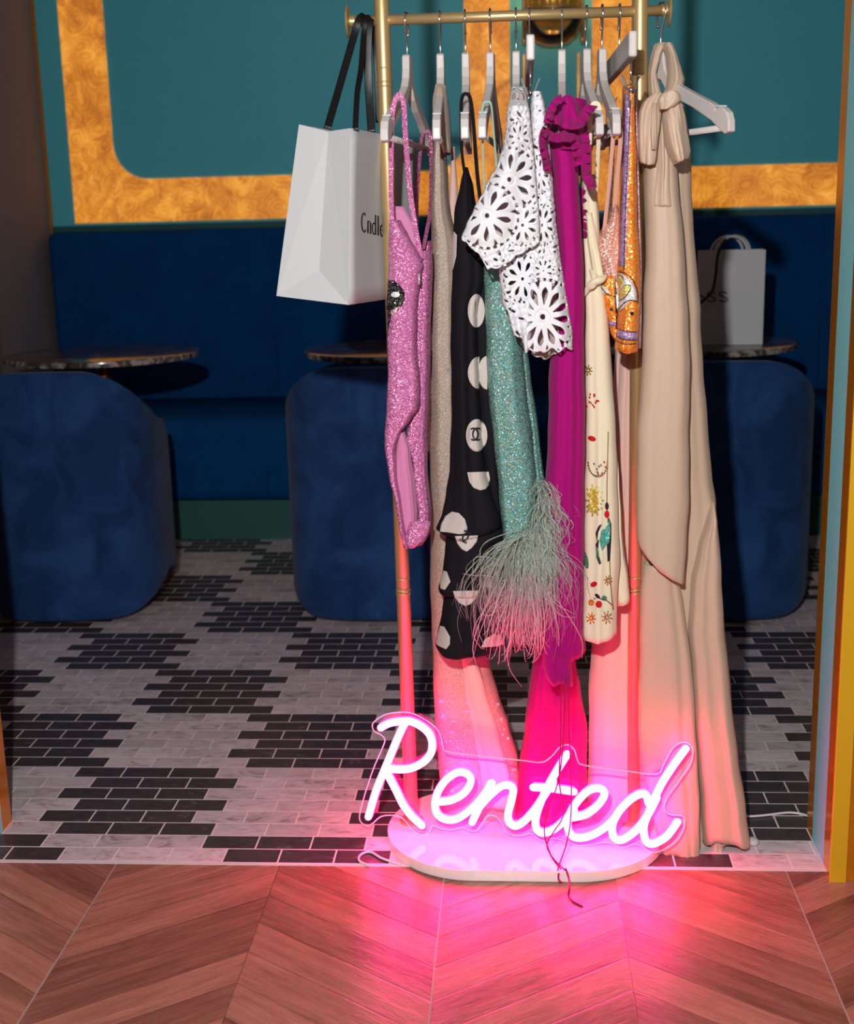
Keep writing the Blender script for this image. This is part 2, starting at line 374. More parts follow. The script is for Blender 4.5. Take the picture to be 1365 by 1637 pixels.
def interp(tab, y):
    if y <= tab[0][0]: return tab[0][1:]
    for a, b in zip(tab, tab[1:]):
        if y <= b[0]:
            t = (y-a[0])/(b[0]-a[0]); t2 = t*t*(3-2*t)*.5+t*.5
            return tuple(a[i]+(b[i]-a[i])*t2 for i in range(1, len(a)))
    return tab[-1][1:]
def hemy(h, x):
    if x <= h[0][0]: return h[0][1]
    for a, b in zip(h, h[1:]):
        if x <= b[0]: return a[1]+(b[1]-a[1])*(x-a[0])/(b[0]-a[0]+1e-9)
    return h[-1][1]

def cloth(name, rows, Y, dep, mat, parent, fold=.006, nf=5, seed=0, cap=True, hem=None, top=None, step=9, seg=56, twist=.6, thick=.0012, growth=1.0, open_=True):
    """A hanging tube of cloth whose silhouette at distance Y follows rows (y, left, right); folds run down it."""
    rnd = random.Random(seed); ph = [rnd.uniform(0, 6.28) for _ in range(6)]
    y0, y1 = rows[0][0], rows[-1][0]; nr = max(4, int((y1-y0)/step)); bm = bmesh.new(); rings = []
    RF, RB = [[(rnd.uniform(-.95, .95), rnd.uniform(.07, .34), rnd.choice((-1, 1))*rnd.uniform(.5, 1.1), rnd.uniform(-.45, .45)*twist, rnd.uniform(0, 6), rnd.uniform(1.5, 6)) for _ in range(nf+2)] for _ in (0, 1)]
    for i in range(nr+1):
        s = i/nr; ring = []
        for j in range(seg):
            t = 2*math.pi*j/seg; c = math.cos(t); u = math.copysign(abs(c)**.85, c)
            yb = y1; yt = y0
            xl, xr = interp(rows, y1); xb = (xl+xr)/2+(xr-xl)/2*u
            if hem: yb = hemy(hem, xb)
            if top:
                a, b = interp(rows, y0); yt = hemy(top, (a+b)/2+(b-a)/2*u)
            yy = yt+(yb-yt)*s
            xl, xr = interp(rows, yy); cxx, hw = (xl+xr)/2, (xr-xl)/2
            Yc = Y(s) if callable(Y) else Y; D = dep(s) if callable(dep) else dep
            a = fold*(.35+.65*min(1, s*1.6))*growth
            if cap: D = min(D, hw/900*3.2+.012)
            f = 0
            for (uk, wk, ak, dk, sk, bk) in (RF if math.sin(t) > 0 else RB):
                f += ak*math.exp(-abs((u-uk-dk*s)/wk)**1.6)*(.55+.45*math.sin(sk+s*bk))
            f *= a*1.5
            side = -abs(math.sin(t))**.8 if math.sin(t) > 0 else abs(math.sin(t))**.8
            env = abs(math.sin(t))**.35
            wob = 1.2*math.sin(yy*.031+ph[3])+.7*math.sin(yy*.083+ph[5])
            p = at(cxx+hw*u+wob*min(1, hw/12)*.6, yy, Yc); p.y += D*side + (f*env if side < 0 else -f*env)
            ring.append(bm.verts.new(p))
        rings.append(ring)
    for a, b in zip(rings, rings[1:]):
        for j in range(seg): bm.faces.new((a[j], a[(j+1) % seg], b[(j+1) % seg], b[j]))
    bmesh.ops.recalc_face_normals(bm, faces=bm.faces)
    tree = BVHTree.FromBMesh(bm)
    if sum((f.normal.y * 1 for f in bm.faces if f.calc_center_median().y < (Y(0.5) if callable(Y) else Y))) > 0: bmesh.ops.reverse_faces(bm, faces=bm.faces)
    o = link(name, bm, mat, parent)
    if thick:
        md = o.modifiers.new('thickness', 'SOLIDIFY'); md.thickness = thick; md.offset = -1
    return o, tree

def hit(trees, x, y, cen=None, lift=.0012):
    for k in range(14):
        best = None; d = ray(x, y).normalized()
        for t in trees:
            loc, nr, i, dist = t.ray_cast(CAM, d)
            if loc is not None and dist < 6.0 and (best is None or dist < best[1]): best = (loc, dist)
        if best: return best[0]-d*lift
        if cen is None: return None
        x += (cen[0]-x)*.12; y += (cen[1]-y)*.12
    return None
def patch(name, pts, trees, mat, parent, lift=.0012, rings=8, cen=None):
    """print or bead work lying on a garment surface"""
    dn = []
    for i, p in enumerate(pts):
        q = pts[(i+1) % len(pts)]; k = max(1, int(math.dist(p, q)/2.5)); dn += [(p[0]+(q[0]-p[0])*j/k, p[1]+(q[1]-p[1])*j/k) for j in range(k)]
    pts = dn
    cx_ = sum(p[0] for p in pts)/len(pts); cy_ = sum(p[1] for p in pts)/len(pts)
    if cen: cx_, cy_ = cen
    bm = bmesh.new(); R_ = []
    c = hit(trees, cx_, cy_, None, lift)
    if c is None: bm.free(); return None
    cv = bm.verts.new(c)
    for k in range(1, rings+1):
        ring = []
        for p in pts:
            q = hit(trees, cx_+(p[0]-cx_)*k/rings, cy_+(p[1]-cy_)*k/rings, (cx_, cy_), lift)
            ring.append(bm.verts.new(q if q is not None else c))
        R_.append(ring)
    L = len(pts)
    for i in range(L):
        bm.faces.new((cv, R_[0][i], R_[0][(i+1) % L]))
        for a, b in zip(R_, R_[1:]): bm.faces.new((a[i], b[i], b[(i+1) % L], a[(i+1) % L]))
    bmesh.ops.recalc_face_normals(bm, faces=bm.faces)
    o = link(name, bm, mat, parent)
    md = o.modifiers.new('thickness', 'SOLIDIFY'); md.thickness = .0006; md.offset = 0
    return o
def ell(cx_, cy_, rx, ry, n=28, a0=0, a1=360, rot=0):
    out = []; full = abs(a1-a0) >= 359
    for i in range(n if full else n+1):
        a = math.radians(a0+(a1-a0)*i/n); X, Y_ = rx*math.cos(a), ry*math.sin(a); r = math.radians(rot)
        out.append((cx_+X*math.cos(r)-Y_*math.sin(r), cy_+X*math.sin(r)+Y_*math.cos(r)))
    return out
def bm_stroke(bm, pts, w, trees, lift):
    P = [Vector((p[0], p[1])) for p in pts]; rows = []
    for i, p in enumerate(P):
        d = (P[min(i+1, len(P)-1)]-P[max(i-1, 0)]); d = d.normalized() if d.length else Vector((1, 0)); nn = Vector((-d.y, d.x))*w/2
        a = [hit(trees, *(p+nn*k), (p.x, p.y), lift) for k in (-1, 0, 1)]
        if None in a:
            rows.append(None); continue
        rows.append([bm.verts.new(q) for q in a])
    for a, b in zip(rows, rows[1:]):
        if a and b:
            bm.faces.new((a[0], a[1], b[1], b[0])); bm.faces.new((a[1], a[2], b[2], b[1]))
def strokes(name, lines, w, trees, mat, parent, lift=.0018):
    bm = bmesh.new()
    for l in lines: bm_stroke(bm, l, w, trees, lift)
    if not bm.faces: bm.free(); return None
    o = link(name, bm, mat, parent); md = o.modifiers.new('thickness', 'SOLIDIFY'); md.thickness = .0006; md.offset = 0; return o
def strap(name, pts, w, mat, parent, th=.0016, n=6):
    """flat strap through 3D points, w = width"""
    P = spl(pts, n); bm = bmesh.new(); ws = w if isinstance(w, (list, tuple)) else [w]*2
    wid = [ws[0]+(ws[-1]-ws[0])*i/(len(P)-1) for i in range(len(P))]
    view = Vector((0, 1, 0)); rows = []
    for i, p in enumerate(P):
        d = (P[min(i+1, len(P)-1)]-P[max(i-1, 0)]).normalized(); s = d.cross(view); s = s.normalized() if s.length > .2 else Vector((1, 0, 0)); q = s.cross(d).normalized()
        h = wid[i]/2; rows.append([bm.verts.new(p+s*a*h+q*b*th/2) for a, b in ((-1, -.6), (-.8, -1), (.8, -1), (1, -.6), (1, .6), (.8, 1), (-.8, 1), (-1, .6))])
    for a, b in zip(rows, rows[1:]):
        for i in range(8): bm.faces.new((a[i], a[(i+1) % 8], b[(i+1) % 8], b[i]))
    bm.faces.new(rows[0][::-1]); bm.faces.new(rows[-1]); bmesh.ops.recalc_face_normals(bm, faces=bm.faces)
    return link(name, bm, mat, parent)
PX = 1/938.0      # metres per photo pixel at the rack

# ------------------------------------------------------------------ setting
BY = 3.0
o = struct(box('floor', (-1.6, -2.6, -.04), (3.2, -.105, 0), M['wood'])); tag(o, 'red-brown chevron wood-look floor in the foreground', None)
o = struct(box('floor', (-1.6, -.105, -.04), (3.2, 3.1, 0), M['mosaic'])); tag(o, 'black and grey marble brick mosaic floor', None)
struct(box('trim_1', (-.06, -.1095, -.004), (1.46, -.1035, .0012), M['cable']))
struct(box('wall_back', (-1.1, BY, 0), (3.2, BY+.1, 2.9), M['teal_wall']))
struct(box('wall_left', (-1.05, .05, 0), (-.945, BY, 2.9), M['side_wall']))
struct(box('trim_2', (-.945, BY-.012, 1.0), (-.935, BY, 2.9), M['gold_edge']))
struct(box('wall_right', (3.1, .05, 0), (3.2, BY, 2.9), M['teal_wall']))
struct(box('ceiling', (-1.1, .05, 2.9), (3.2, BY+.1, 3.0), M['ceil']))
# wall with the opening (front)
struct(box('wall_front_right', (1.4885, -.113, 0), (3.2, .05, 2.9), M['navy_wall']))
struct(box('wall_front_left', (-1.6, -.113, 0), (-.0885, .05, 2.9), M['navy_wall']))
struct(box('wall_front_top', (-1.6, -.113, 2.45), (3.2, .05, 2.9), M['navy_wall']))
for side, sg_, X in (('right', 1, 1.45), ('left', -1, -.05)):
    def b2(name, x0, y0, x1, y1, mat, dz=0): return struct(box(name, (min(x0, x1), y0, 0), (max(x0, x1), y1, 2.45), M[mat], bev=.0008))
    b2('trim_3' if sg_ > 0 else 'trim_6', X, .007, X+sg_*.0385, .050, 'gold_edge')           # far gold strip
    b2('wall_jamb_'+side, X, -.080, X+sg_*.0385, .007, 'jamb_blue')
    b2('trim_4' if sg_ > 0 else 'trim_7', X-sg_*.001, -.140, X+sg_*.0385, -.080, 'gold_edge')
    b2('trim_5' if sg_ > 0 else 'trim_8', X-sg_*.0065, -.147, X+sg_*.021, -.140, 'gold_trim')

def onyx_frame(name, ox0, ix0, ix1, ox1, ob, ib, it, ot, rad):
    """band between square outer edge and round-cornered inner edge, set proud of the wall"""
    bm = bmesh.new(); n_ = 10
    def arc(cx_, cz_, a0):
        return [(cx_+rad*math.cos(math.radians(a0+90*i/n_)), cz_+rad*math.sin(math.radians(a0+90*i/n_))) for i in range(n_+1)]
    segs = [(arc(ix0+rad, ib+rad, 180), (ox0, ob)), (arc(ix1-rad, ib+rad, 270), (ox1, ob)), (arc(ix1-rad, it-rad, 0), (ox1, ot)), (arc(ix0+rad, it-rad, 90), (ox0, ot))]
    inner = []; outer = []
    for a, c in segs:
        for p in a: inner.append(p)
        # outer points walk round the square corner
        k = len(a)
        for i, p in enumerate(a):
            outer.append(c if True else p)
    y = BY-.006
    iv = [bm.verts.new((p[0], y, p[1])) for p in inner]
    oc = [bm.verts.new((s[1][0], y, s[1][1])) for s in segs]
    L = len(segs[0][0])
    for s in range(4):
        for i in range(L-1): bm.faces.new((iv[s*L+i], iv[s*L+i+1], oc[s]))
        bm.faces.new((iv[s*L+L-1], iv[(s*L+L) % len(iv)], oc[(s+1) % 4], oc[s]))
    r = bmesh.ops.extrude_face_region(bm, geom=bm.faces[:]); bmesh.ops.translate(bm, vec=(0, .006, 0), verts=[g for g in r['geom'] if isinstance(g, bmesh.types.BMVert)])
    bmesh.ops.recalc_face_normals(bm, faces=bm.faces)
    return struct(link(name, bm, M['onyx'], None, False))
onyx_frame('trim_9', -.842, -.664, .743, .917, 1.145, 1.312, 2.55, 2.7, .135)
onyx_frame('trim_10', 1.231, 1.381, 2.79, 2.96, 1.145, 1.302, 2.55, 2.7, .135)
struct(box('trim_11', (.968, BY-.004, 1.25), (.976, BY, 1.735), M['onyx'])); struct(box('trim_12', (1.176, BY-.004, 1.25), (1.184, BY, 1.735), M['onyx']))
struct(box('trim_13', (-.935, BY-.02, 1.0), (3.1, BY, 1.135), M['teal_ledge']))

# ------------------------------------------------------------------ banquette
bq = tag(empty('banquette', (.8, 2.6, 0)), 'long navy velvet banquette along the back wall', 'bench')
keep(box('backrest', (-.92, 2.86, .40), (3.05, BY-.022, 1.112), M['banq'], None, .03, True), bq)
keep(box('seat', (-.92, 2.245, .145), (3.05, 2.865, .452), M['banq'], None, .045, True), bq)
keep(box('plinth', (-.90, 2.29, 0), (3.05, 2.84, .147), M['plinth'], None), bq)
for x in (-.02, 1.05, 2.1):
    s_ = keep(tube('seam', [(x, 2.858, 1.09), (x, 2.856, .47)], .002, M['banq']), bq)
    s_ = keep(tube('seam', [(x+.06, 2.245, .42), (x+.06, 2.243, .17)], .002, M['banq']), bq)

# ------------------------------------------------------------------ tables
def copy_tree(o, parent=None):
    c = o.copy(); COL.objects.link(c); c.parent = parent
    for ch in [x for x in bpy.data.objects if x.parent == o]:
        g = copy_tree(ch, c); g.matrix_parent_inverse = ch.matrix_parent_inverse.copy()
    return c
def make_table():
    t = empty('bistro_table')
    lathe('tabletop', [(.01, .713), (.275, .713), (.292, .719), (.297, .728), (.292, .7345), (.285, .736), (.01, .736)], (0, 0, 0), M['marble'], t, 64)
    lathe('marble_rim', [(.2955, .7155), (.3005, .7175), (.302, .7255), (.3005, .7325), (.2955, .7345)], (0, 0, 0), M['marble_edge'], t, 64)
    lathe('mounting_plate', [(.01, .700), (.11, .700), (.11, .713), (.01, .713)], (0, 0, 0), M['bronze'], t)
    lathe('pole', [(.024, .02), (.024, .70)], (0, 0, 0), M['bronze'], t, 32)
    lathe('base', [(.01, 0), (.175, 0), (.178, .006), (.168, .016), (.06, .024), (.035, .034), (.01, .034)], (0, 0, 0), M['bronze'], t, 64)
    return t
T0 = make_table(); TX = [-.372, .575, 1.472]
TL = ['round dark marble bistro table at the far left behind the chair', 'round dark marble bistro table behind the hanging pink dress', 'round dark marble bistro table at right with a white bag on it']
for i, (x, l) in enumerate(zip(TX, TL)):
    t = T0 if i == 0 else copy_tree(T0); t.location = (x, 1.78, 0); tag(t, l, 'table', 'round bistro tables along the banquette')

# ------------------------------------------------------------------ tub chairs
def make_chair():
    c = empty('tub_chair'); Wd, Dp = .262, .27
    def plan(a):    # a from -1..1 ; 0 = middle of the back (towards -Y)
        th = a*2.0
        sx = math.sin(th); cy_ = math.cos(th)
        e = .72
        return Vector((Wd*math.copysign(abs(sx)**e, sx), -Dp*math.copysign(abs(cy_)**e, cy_), 0))
    def shell(th, inset, z0f, z1f, nu=72, nv=16):
        bm = bmesh.new(); R_ = []
        for i in range(nu+1):
            a = -1+2*i/nu; p = plan(a)*(1-inset/.27)
            ax = min(abs(p.x)/(Wd-inset), 1.0); z1 = z1f(abs(a), ax); z0 = z0f(abs(a), ax)
            R_.append([bm.verts.new((p.x, p.y, z0+(z1-z0)*j/nv)) for j in range(nv+1)])
        for a, b in zip(R_, R_[1:]):
            for j in range(nv): bm.faces.new((a[j], b[j], b[j+1], a[j+1]))
        bmesh.ops.recalc_face_normals(bm, faces=bm.faces)
        return bm
    def rc(ax, r, s):   # rounded corner drop
        d = max(0, ax*Wd-(Wd-r))/r; return s*(1-math.sqrt(max(0, 1-min(d, 1)**2)))
    z1 = lambda a, ax: .729 - .012*ax*ax - rc(ax, .16, .16) - max(0, a-.80)*1.1
    z0 = lambda a, ax: .012 + rc(ax, .11, .085)
    bm = shell(0, 0, z0, z1); o = link('shell', bm, M['blue_velvet'], c)
    md = o.modifiers.new('s', 'SOLIDIFY'); md.thickness = .05; md.offset = -1 if o.data.polygons[len(o.data.polygons)//2].normal.y < 0 else 1
    md2 = o.modifiers.new('b', 'BEVEL'); md2.width = .012; md2.segments = 3; md2.limit_method = 'ANGLE'; md2.angle_limit = math.radians(50)
    pts = [plan(-1+2*i/72) for i in range(73)]; top = []
    for i, p in enumerate(pts):
        a = abs(-1+2*i/72); ax = min(abs(p.x)/Wd, 1); top.append(Vector((p.x*.985, p.y*.985, z1(a, ax)-.004)))
    tube('piping', top, .0042, M['blue_velvet'], c, 8)
    bm = bmesh.new(); ring = [plan(-1+2*i/72)*.80 for i in range(73)]; ring = [p for p in ring]
    extrude_poly(bm, [Vector((p.x, p.y*.9-.03, .36)) for p in ring], Vector((0, 0, .10))); bmesh.ops.recalc_face_normals(bm, faces=bm.faces)
    o = link('seat_cushion', bm, M['blue_velvet'], c, False); md = o.modifiers.new('b', 'BEVEL'); md.width = .03; md.segments = 4; md.limit_method = 'ANGLE'
    bm = bmesh.new(); extrude_poly(bm, [Vector((p.x, p.y*.48-.07, .02)) for p in ring], Vector((0, 0, .34))); bmesh.ops.recalc_face_normals(bm, faces=bm.faces)
    link('seat_base', bm, M['blue_velvet'], c, False)
    bm = bmesh.new(); extrude_poly(bm, [Vector((p.x*.9, p.y*.42-.07, 0)) for p in ring], Vector((0, 0, .02))); bmesh.ops.recalc_face_normals(bm, faces=bm.faces)
    link('foot_plate', bm, M['bronze'], c, False)
    return c
C0 = make_chair()
CL = ['blue velvet tub chair at the left edge, seen from behind', 'blue velvet tub chair in the middle, partly behind the gold post', 'blue velvet tub chair on the right, partly behind the champagne gown']
for i, (x, rz, l) in enumerate(zip([-.392, .522, 1.503], [.05, 0, -.03], CL)):
    c = C0 if i == 0 else copy_tree(C0); c.location = (x, 1.53, 0); c.rotation_euler = (0, 0, rz); tag(c, l, 'chair', 'blue velvet tub chairs')

# ------------------------------------------------------------------ wall sconce
sc = tag(empty('wall_sconce', (1.078, BY, 1.85)), 'gold wall sconce with a smoked glass bowl between the glowing panels', 'lamp')
keep(lathe('glass_bowl', [(.004, 1.742), (.05, 1.748), (.085, 1.772), (.108, 1.815), (.112, 1.86), (.106, 1.86), (.10, 1.82), (.08, 1.782), (.045, 1.76), (.004, 1.755)], (1.078, 2.86, 0), M['smoke']), sc)
for sx in (-1, 1):
    keep(tube('side_bar', [(1.078+sx*.108, 2.86, 1.775), (1.078+sx*.108, 2.86, 2.05)], .007, M['gold']), sc)
    keep(lathe('finial', [(.003, 1.752), (.011, 1.758), (.012, 1.768), (.005, 1.778), (.003, 1.78)], (1.078+sx*.108, 2.86, 0), M['gold'], None, 20), sc)
keep(tube('ring', [(1.078+.112*math.cos(a), 2.86+.112*math.sin(a), 1.865) for a in [2*math.pi*i/48 for i in range(48)]], .006, M['gold'], closed=True), sc)
for k in range(9):
    a = -math.pi/2+(k-4)*.36; px, py = 1.078+.07*math.cos(a), 2.86+.07*math.sin(a)
    bm = bmesh.new(); bm_tube(bm, spl([(1.078+.02*math.cos(a), 2.86+.02*math.sin(a), 1.80), (px, py, 1.83), (1.078+.10*math.cos(a), 2.86+.10*math.sin(a), 1.90), (1.078+.085*math.cos(a), 2.86+.085*math.sin(a), 1.96)], 4), [(.006+.014*math.sin(math.pi*i/12), .004) for i in range(13)], 10)
    keep(link('leaf', bm, M['leaf_gold']), sc)
keep(lathe('bulb', [(.003, 1.90), (.022, 1.915), (.028, 1.94), (.02, 1.97), (.003, 1.985)], (1.078, 2.86, 0), M['bulb'], None, 24), sc)
keep(box('back_plate', (1.048, 2.975, 1.80), (1.108, BY, 2.06), M['gold'], None, .004), sc)
keep(tube('arm', [(1.078, 2.98, 1.90), (1.078, 2.86, 1.90), (1.078, 2.86, 1.80)], .008, M['gold']), sc)

# ------------------------------------------------------------------ clothes rack
RY = .02; ZR = 1.421
rk = tag(empty('clothes_rack', (.925, .02, 0)), 'tall brushed gold clothes rack on a white pill-shaped base', 'clothes rack')
def post(x, xb, y):
    pts = [(xb, y, .02), (x, RY, ZR), (x+(x-xb)*.2, RY, 1.72)]
    o = keep(tube('post', pts, .0126, M['gold'], None, 28), rk)
    def P(z): t = (z-.02)/(ZR-.02); return Vector((xb+(x-xb)*t, y+(RY-y)*t, z))
    for z0 in (1.318, .46):
        bm = bmesh.new()
        for dz, r in ((0, .0134), (.007, .0134), (.028, .0131)):
            bm_tube(bm, [P(z0+dz), P(z0+dz+.0025)], r, 28)
        g = keep(link('joint_ring', bm, M['gold']), rk)
    c = keep(lathe('foot_flange', [(.006, .02), (.022, .02), (.022, .024), (.014, .027), (.006, .027)], (xb, y, 0), M['gold'], None, 32), rk)
post(.7135, .7235, .025); post(1.1245, 1.1315, .025)
keep(tube('rail', [(.657, RY, ZR), (1.1702, RY, ZR)], .0082, M['gold'], None, 24), rk)
keep(tube('rail', [(.72, RY, 1.70), (1.12, RY, 1.70)], .0082, M['gold'], None, 24), rk)
keep(lathe('end_disc', [(.003, -.0015), (.0245, -.0015), (.0255, 0), (.0245, .0015), (.009, .004), (.009, .012), (.003, .012)], (.6575, RY, ZR), M['gold'], None, 40, 'X'), rk)
keep(lathe('end_disc', [(.003, .0015), (.0245, .0015), (.0255, 0), (.0245, -.0015), (.009, -.004), (.009, -.012), (.003, -.012)], (1.1702, RY, ZR), M['gold'], None, 40, 'X'), rk)
# pill-shaped base
bm = bmesh.new(); hl, rr = .088, .163
loop = []
for i in range(33): a = -math.pi/2+math.pi*i/32; loop.append((.932+hl+rr*math.cos(a), .006+rr*math.sin(a)))
for i in range(33): a = math.pi/2+math.pi*i/32; loop.append((.932-hl+rr*math.cos(a), .006+rr*math.sin(a)))
extrude_poly(bm, [Vector((x, y, 0.0)) for x, y in loop], Vector((0, 0, .020))); bmesh.ops.recalc_face_normals(bm, faces=bm.faces)
o = link('base', bm, M['base'], None, False); md = o.modifiers.new('b', 'BEVEL'); md.width = .0018; md.segments = 2; md.limit_method = 'ANGLE'
keep(o, rk)

# ------------------------------------------------------------------ hangers
def hook(h, ztop, lz):
    # wire from the neck up and over the rail, in the hanger's own plane
    zc = lz; pts = [(0, 0, -.004), (0, 0, .012), (-.003, 0, .024), (-.0108, 0, .044), (-.0125, 0, zc-.002)]
    for i in range(9): a = math.pi-math.pi*i/8; pts.append((.0118*math.cos(a), 0, zc+.0118*math.sin(a)))
    pts += [(.0122, 0, zc-.012), (.010, 0, zc-.022)]
    o = tube('hook', spl(pts, 4), .00155, M['chrome'], h, 8)
    bm = bmesh.new(); bmesh.ops.create_icosphere(bm, subdivisions=2, radius=.0027, matrix=Matrix.Translation((.010, 0, zc-.023))); link('hook_tip', bm, M['chrome'], o)
def make_hanger():
    h = empty('coat_hanger')
    half = [(0, .0), (.012, 0), (.0155, -.003), (.0165, -.022), (.021, -.037), (.034, -.051), (.06, -.064), (.10, -.080), (.148, -.098), (.158, -.103), (.163, -.111), (.169, -.107), (.181, -.1085), (.192, -.116), (.1975, -.128), (.1985, -.144), (.187, -.1465), (.178, -.142), (.15, -.124), (.10, -.101), (.055, -.084), (.025, -.068), (.010, -.052), (0, -.048)]
    full = half+[(-x, z) for x, z in half[::-1]][1:-1]
    bm = bmesh.new()
    # split in quads by pairing upper and lower outline
    up = half[:16]; lo = half[15:][::-1]
    def samp(pts, n):
        L = [0]
        for a, b in zip(pts, pts[1:]): L.append(L[-1]+math.dist(a, b))
        out = []
        for i in range(n+1):
            s = L[-1]*i/n
            for k in range(len(L)-1):
                if s <= L[k+1]+1e-9:
                    t = (s-L[k])/(L[k+1]-L[k]); out.append((pts[k][0]+(pts[k+1][0]-pts[k][0])*t, pts[k][1]+(pts[k+1][1]-pts[k][1])*t)); break
        return out
    extrude_poly(bm, [Vector((x, -.0062, z)) for x, z in full], Vector((0, .0124, 0)))
    bmesh.ops.recalc_face_normals(bm, faces=bm.faces)
    o = link('body', bm, M['hanger'], h, False); md = o.modifiers.new('b', 'BEVEL'); md.width = .0022; md.segments = 3; md.limit_method = 'ANGLE'; md.angle_limit = math.radians(50)
    tube('trouser_bar', [(-.185, 0, -.137), (.185, 0, -.137)], .0048, M['hanger'], h, 12)
    for s in (-1, 1):
        bm = bmesh.new(); bm_box(bm, (s*.166-.009, -.0066, -.1075), (s*.166+.009, .0066, -.1045), .001); link('notch_pad', bm, M['paper'], h, False)
    hook(h, 0, ZR-1.366)
    return h
H0 = make_hanger()
def put_hanger(xn, xt, l, first=False, yt=-.17, dz=0):
    """xn: photo x of the neck, xt: photo x of the near tip"""
    a = at(xn, 88, RY); b = at(xt, 212, yt)
    ang = math.atan2(b.y-a.y, b.x-a.x)+math.pi     # local -x points at the near tip
    h = H0 if first else copy_tree(H0); h.location = (a.x, RY, 1.366+dz); h.rotation_euler = (0, 0, ang)
    tag(h, l, 'hanger', 'wooden hangers on the rail'); return h
put_hanger(651, 615, 'white wooden hanger holding the pink sequin dress, leftmost on the rail', True)
put_hanger(704, 698, 'white wooden hanger holding the nude sequin gown')
put_hanger(744, 743, 'white wooden hanger holding the black polka dot dress by a thin strap')
put_hanger(784, 771, 'white wooden hanger holding the teal glitter dress by mint straps')
put_hanger(825, 823, 'white wooden hanger inside the white crochet lace blouse')
put_hanger(898, 899, 'white wooden hanger holding the magenta ruffled dress')
put_hanger(937, 958, 'white wooden hanger holding the cream embroidered dress')
put_hanger(962, 985, 'white wooden hanger holding the blush glitter camisole')
put_hanger(1056, 1150, 'white wooden hanger turned outward with the champagne gown tied on', yt=-.13)

def make_clip_hanger():
    h = empty('clip_hanger')
    o = box('bar', (-.19, -.0062, -.036), (.19, .0062, 0), M['hanger'], h, .003, False)
    hook(h, 0, ZR-1.366)
    for s in (-1, 1):
        c = empty('clip', (s*.165, 0, 0)); c.parent = h
        tube('rod', [(0, 0, -.036), (0, 0, -.074)], .0016, M['chrome'], c, 8)
        for q in (-1, 1):
            bm = bmesh.new()
            extrude_poly(bm, [Vector((-.013, q*.0125, -.060)), Vector((.013, q*.0125, -.060)), Vector((.010, q*.0035, -.082)), Vector((.014, q*.0028, -.104)), Vector((-.014, q*.0028, -.104)), Vector((-.010, q*.0035, -.082))], Vector((0, q*.0014, 0)))
            bmesh.ops.recalc_face_normals(bm, faces=bm.faces); link('clip_jaw', bm, M['chrome'], c, False)
        tube('clip_spring', [(-.009, 0, -.080), (.009, 0, -.080)], .0042, M['chrome'], c, 12)
    return h
K0 = make_clip_hanger()
def put_clip(xn, xt, yt, l, first, Yt):
    a = at(xn, 62, RY); b = at(xt, yt, Yt)
    h = K0 if first else copy_tree(K0); h.location = (a.x, RY, 1.366); h.rotation_euler = (0, 0, math.atan2(b.y-a.y, b.x-a.x)+math.pi)
    tag(h, l, 'hanger', 'clip hangers on the rail'); return h
put_clip(846, 848, 80, 'clip hanger with metal clips gripping the white lace skirt', True, -.17)
put_clip(990, 1012, 74, 'clip hanger with metal clips gripping the orange sequin skirt', False, -.17)

# ------------------------------------------------------------------ garments
def garment(name, px, py, Y=0.0):
    p = at(px, py, Y); return empty(name, (round(p.x, 3), Y, 1.2))
def G(r, parent):
    keep(r[0], parent); return r
def S3(pts): return [at(x, y, Y) for x, y, Y in pts]

# 1 pink sequin mini dress
g = tag(garment('pink_dress', 655, 200), 'pink sequin halter mini dress with a black and white sequin motif', 'dress')
b1 = G(cloth('front_panel', [(352, 622, 640), (380, 621, 654), (405, 621, 670), (422, 621, 677), (440, 620, 672), (500, 619, 667), (560, 620, 666), (620, 619, 671), (648, 618, 671), (668, 617, 658), (690, 616, 642), (715, 616, 632), (760, 622, 634), (800, 632, 641), (840, 638, 646), (872, 645, 655)], -.07, .022, M['pink_seq'], None, .003, 3, 1), g)
b2_ = G(cloth('back_panel', [(400, 655, 690), (440, 660, 691), (500, 662, 689), (560, 664, 688), (640, 660, 684), (700, 648, 683), (740, 660, 684), (780, 663, 686), (820, 668, 689), (850, 660, 688), (868, 650, 676)], -.03, .026, M['pink_seq'], None, .003, 3, 2), g)
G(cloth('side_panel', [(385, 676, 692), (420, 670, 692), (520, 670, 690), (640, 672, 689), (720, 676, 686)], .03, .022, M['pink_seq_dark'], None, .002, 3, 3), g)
G(cloth('lining', [(330, 628, 648), (360, 632, 662), (400, 640, 676), (425, 655, 676)], -.045, .008, M['pink_lining'], None, .001, 3, 4), g)
G(cloth('lining', [(690, 636, 646), (720, 633, 656), (770, 634, 664), (820, 640, 668), (850, 646, 664), (862, 650, 658)], -.055, .012, M['pink_lining'], None, .004, 4, 5), g)
G(cloth('lower_band', [(835, 655, 689), (850, 650, 687), (862, 647, 680), (874, 650, 664)], -.075, .012, M['pink_seq'], None, .001, 3, 6), g)
keep(strap('strap', S3([(627, 365, -.085), (625, 300, -.10), (626, 215, -.125), (628, 175, -.14), (636, 152, -.14), (645, 165, -.14), (648, 215, -.12), (654, 290, -.09), (663, 360, -.075), (674, 415, -.065)]), [.0075, .0085], M['pink_seq'], None), g)
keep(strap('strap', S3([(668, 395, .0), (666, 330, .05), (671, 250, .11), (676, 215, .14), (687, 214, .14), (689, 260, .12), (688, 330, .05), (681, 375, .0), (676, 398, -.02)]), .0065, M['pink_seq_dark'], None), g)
tr1 = [b1[1]]
p_ = patch('black_motif', [(619, 447), (628, 448), (640, 456), (646, 466), (647, 478), (642, 489), (632, 492), (626, 500), (622, 520), (619, 540), (618, 505)], tr1, M['black_seq'], None, .0016, 6, (628, 474)); keep(p_, g)
